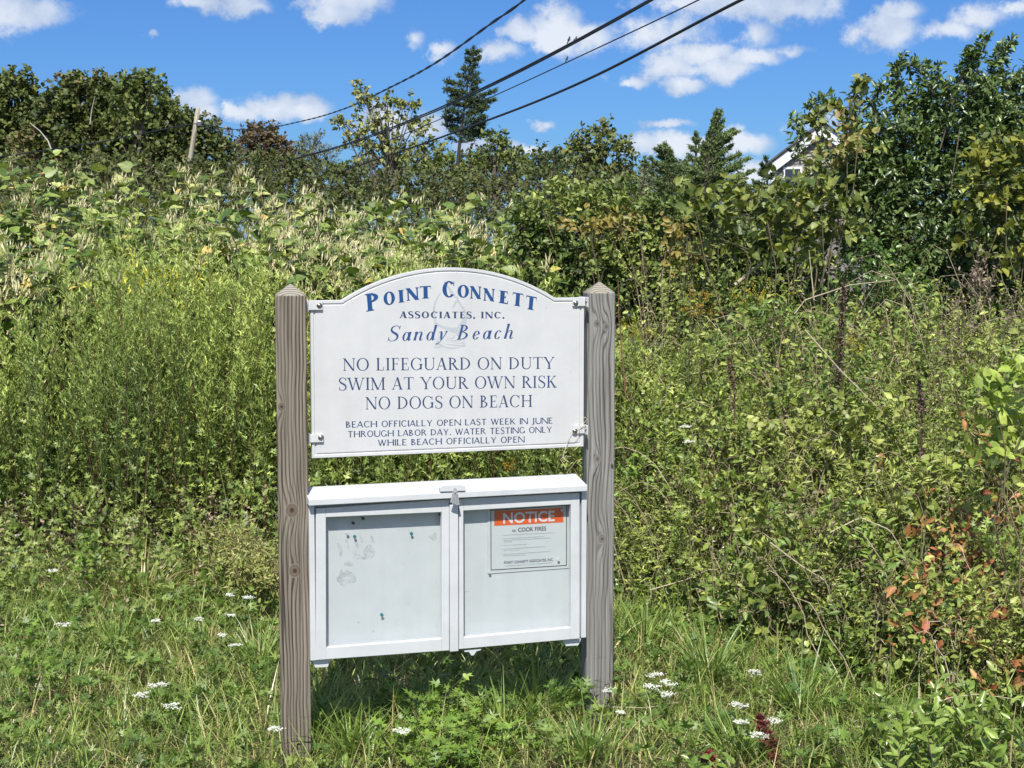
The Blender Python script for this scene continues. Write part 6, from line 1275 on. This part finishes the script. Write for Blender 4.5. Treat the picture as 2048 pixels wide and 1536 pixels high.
    # long pale bare canes
    for lab, pts, Y, r in (('pale arching cane in the lower right corner', [(1700, 1455), (1760, 1450), (1840, 1420), (1900, 1395), (1960, 1388), (2040, 1400)], 4.6, .0035), ('side branch dropping from the pale arching cane', [(1850, 1415), (1830, 1470), (1800, 1510), (1770, 1525)], 4.6, .0028), ('long tan cane slanting down through the right weeds', [(1540, 1085), (1600, 1130), (1680, 1180), (1760, 1230), (1830, 1260)], 5.3, .0032), ('tan vine arching from the long slanting cane', [(1660, 1065), (1720, 1035), (1780, 1060), (1810, 1110), (1815, 1160)], 5.3, .003), ('tan vine slanting across the middle right weeds', [(1610, 660), (1680, 740), (1740, 800), (1800, 860), (1880, 930)], 6.0, .003),
        ('pale branch stub lit inside the dark thicket', [(1470, 570), (1500, 545), (1530, 522)], 8.0, .012), ('thin grey branch in the privet shade', [(1580, 640), (1610, 600), (1700, 570), (1790, 560)], 7.4, .004), ('upright grey twig before the privet base', [(1628, 600), (1622, 540), (1618, 500)], 7.4, .004), ('curving dry twig near the right post at mid height', [(1300, 1180), (1370, 1160), (1420, 1138), (1470, 1150)], 5.9, .0028), ('straight pale grass stalk lying right of the right post', [(1225, 1414), (1290, 1416), (1360, 1404)], 4.7, .0018), ('reddish thin stem beside the right post top', [(1252, 800), (1246, 720), (1238, 640), (1236, 560)], 6.4, .003)):
        stick(lab, pts, Y, r, (.42, .35, .25) if 'reddish' not in lab else (.22, .10, .07), 'bare_cane')
def flowers():
    rows = [(35, 1070, 'white flower head highest at the left picture edge'), (28, 1132, 'white flower head at the left edge, below the highest one'), (105, 1140, 'white flower head right of the one at the left edge'), (125, 1248, 'flat wide white flower head in the left grass, under the dark stems'), (312, 1241, 'thin side-on white flower head below the big grass tuft'), (396, 1237, 'white flower head right of the thin side-on one'), (460, 1188, 'left head of the upper pair of white flowers beside the flopped bough'), (497, 1194, 'white flower head nearest the left post in the upper pair'), (443, 1270, 'round white flower head hanging below the upper pair'), (470, 1290, 'white flower head lowest of the group left of the post'), (462, 1230, 'faint white flower head between the pair and the round one'),
      (285, 1387, 'brightest white flower head in the lower left lawn'), (315, 1367, 'small flower head above right of the brightest lower left one'), (342, 1410, 'small flower head below right of the brightest lower left one'), (552, 1457, 'white flower head touching the left post foot'), (805, 1460, 'white flower head left of the bright green mugwort'), (1310, 1348, 'widest white flower head right of the right post'), (1337, 1364, 'white flower head just right of the widest one'), (1303, 1371, 'small white flower head under the widest one'), (1332, 1386, 'lowest small flower head under the widest one'), (1506, 1342, 'full white flower head alone at the weed edge'), (1481, 1407, 'white flower head under the lone full one'), (1482, 1444, 'white flower head left of the dark red dock'), (1547, 1440, 'white flower head above the tall dock seed head'), (1518, 1467, 'large white flower head just above the dock seed heads'), (1370, 852, 'upper of two white flowers high in the right weeds'), (1378, 882, 'lower of two white flowers high in the right weeds'), (1219, 1380, 'white flower against the foot of the right post'), (1240, 1424, 'faint white flower low beside the right post')]
    for px, py, lab in rows:
        full = 1.25 if any(w in lab for w in ('bright', 'fullest', 'wide', 'large', 'full')) else (.6 if ('small' in lab or 'faint' in lab or 'thin' in lab) else .9)
        h = .13 if py > 1300 else .17; d = ray(px, py)
        if py < 1000: Y = 5.9; top = at(px, py, Y)
        else: t = (h - CAMZ) / d[2]; top = np.array([0, 0, CAMZ]) + d * t
        b = top.copy(); b[2] = 0; b[:2] += rng.normal(0, .015, 2); root = empty('white_yarrow', b); tag(root, lab, 'wildflower', 'white flat-topped wildflowers in the grass and weeds')
        st = Acc(); u = np.linspace(0, 1, 5)[:, None]; LN = (b * (1 - u) + (top - [0, 0, .012]) * u)[None]; tubes(st, LN, np.linspace(.0018, .0012, 5)[None], np.array([[.12, .15, .06]]), 4)
        R = .021 * full; nr = 11; az = rng.uniform(0, 2 * math.pi, nr); rr = R * np.sqrt(rng.uniform(.02, 1, nr)); C3 = top + np.stack([rr * np.cos(az), rr * np.sin(az), -rr * rr * 6 + rng.normal(0, .0015, nr)], 1); A = top - [0, 0, .014]
        tubes(st, np.stack([np.repeat(A[None], nr, 0), C3], 1), np.array([[.0008, .0006]]), np.tile([[.14, .17, .07]], (nr, 1)), 3)
        B = along(LN, rng.uniform(.1, .8, (1, 8)))[0]; leaves(st, B, randdir(8, .3), randdir(8, 1.5), .04, .014, 'cut', tonej(pal(G_VINE, rng.uniform(0, .6, 8)), .1)); o = st.build('stem', M_LEAF, root, b); o.location = (0, 0, 0)
        fl = Acc(); P = (C3[:, None] + rng.normal(0, 1, (nr, 9, 3)) * np.array([.0048, .0048, .0013]) * full ** .5).reshape(-1, 3); m = len(P); leaves(fl, P - [.002, 0, 0], np.stack([np.ones(m), rng.normal(0, .5, m), rng.normal(0, .2, m)], 1), rng.normal(0, .3, (m, 3)) + [0, -.35, 1], .0052, .0052, 'fold', tonej(pal([(.62, .63, .56), (.78, .79, .74)], rng.uniform(0, 1, m)), .05)); o = fl.build('flower_head', M_PETAL, root, b); o.location = (0, 0, 0)

T = [mugwort(), knotweed()]; right_shrubs(); T += [right_weeds(), lawn()]; clumps(); edge_herbs(); tufts(); singles(); flowers()
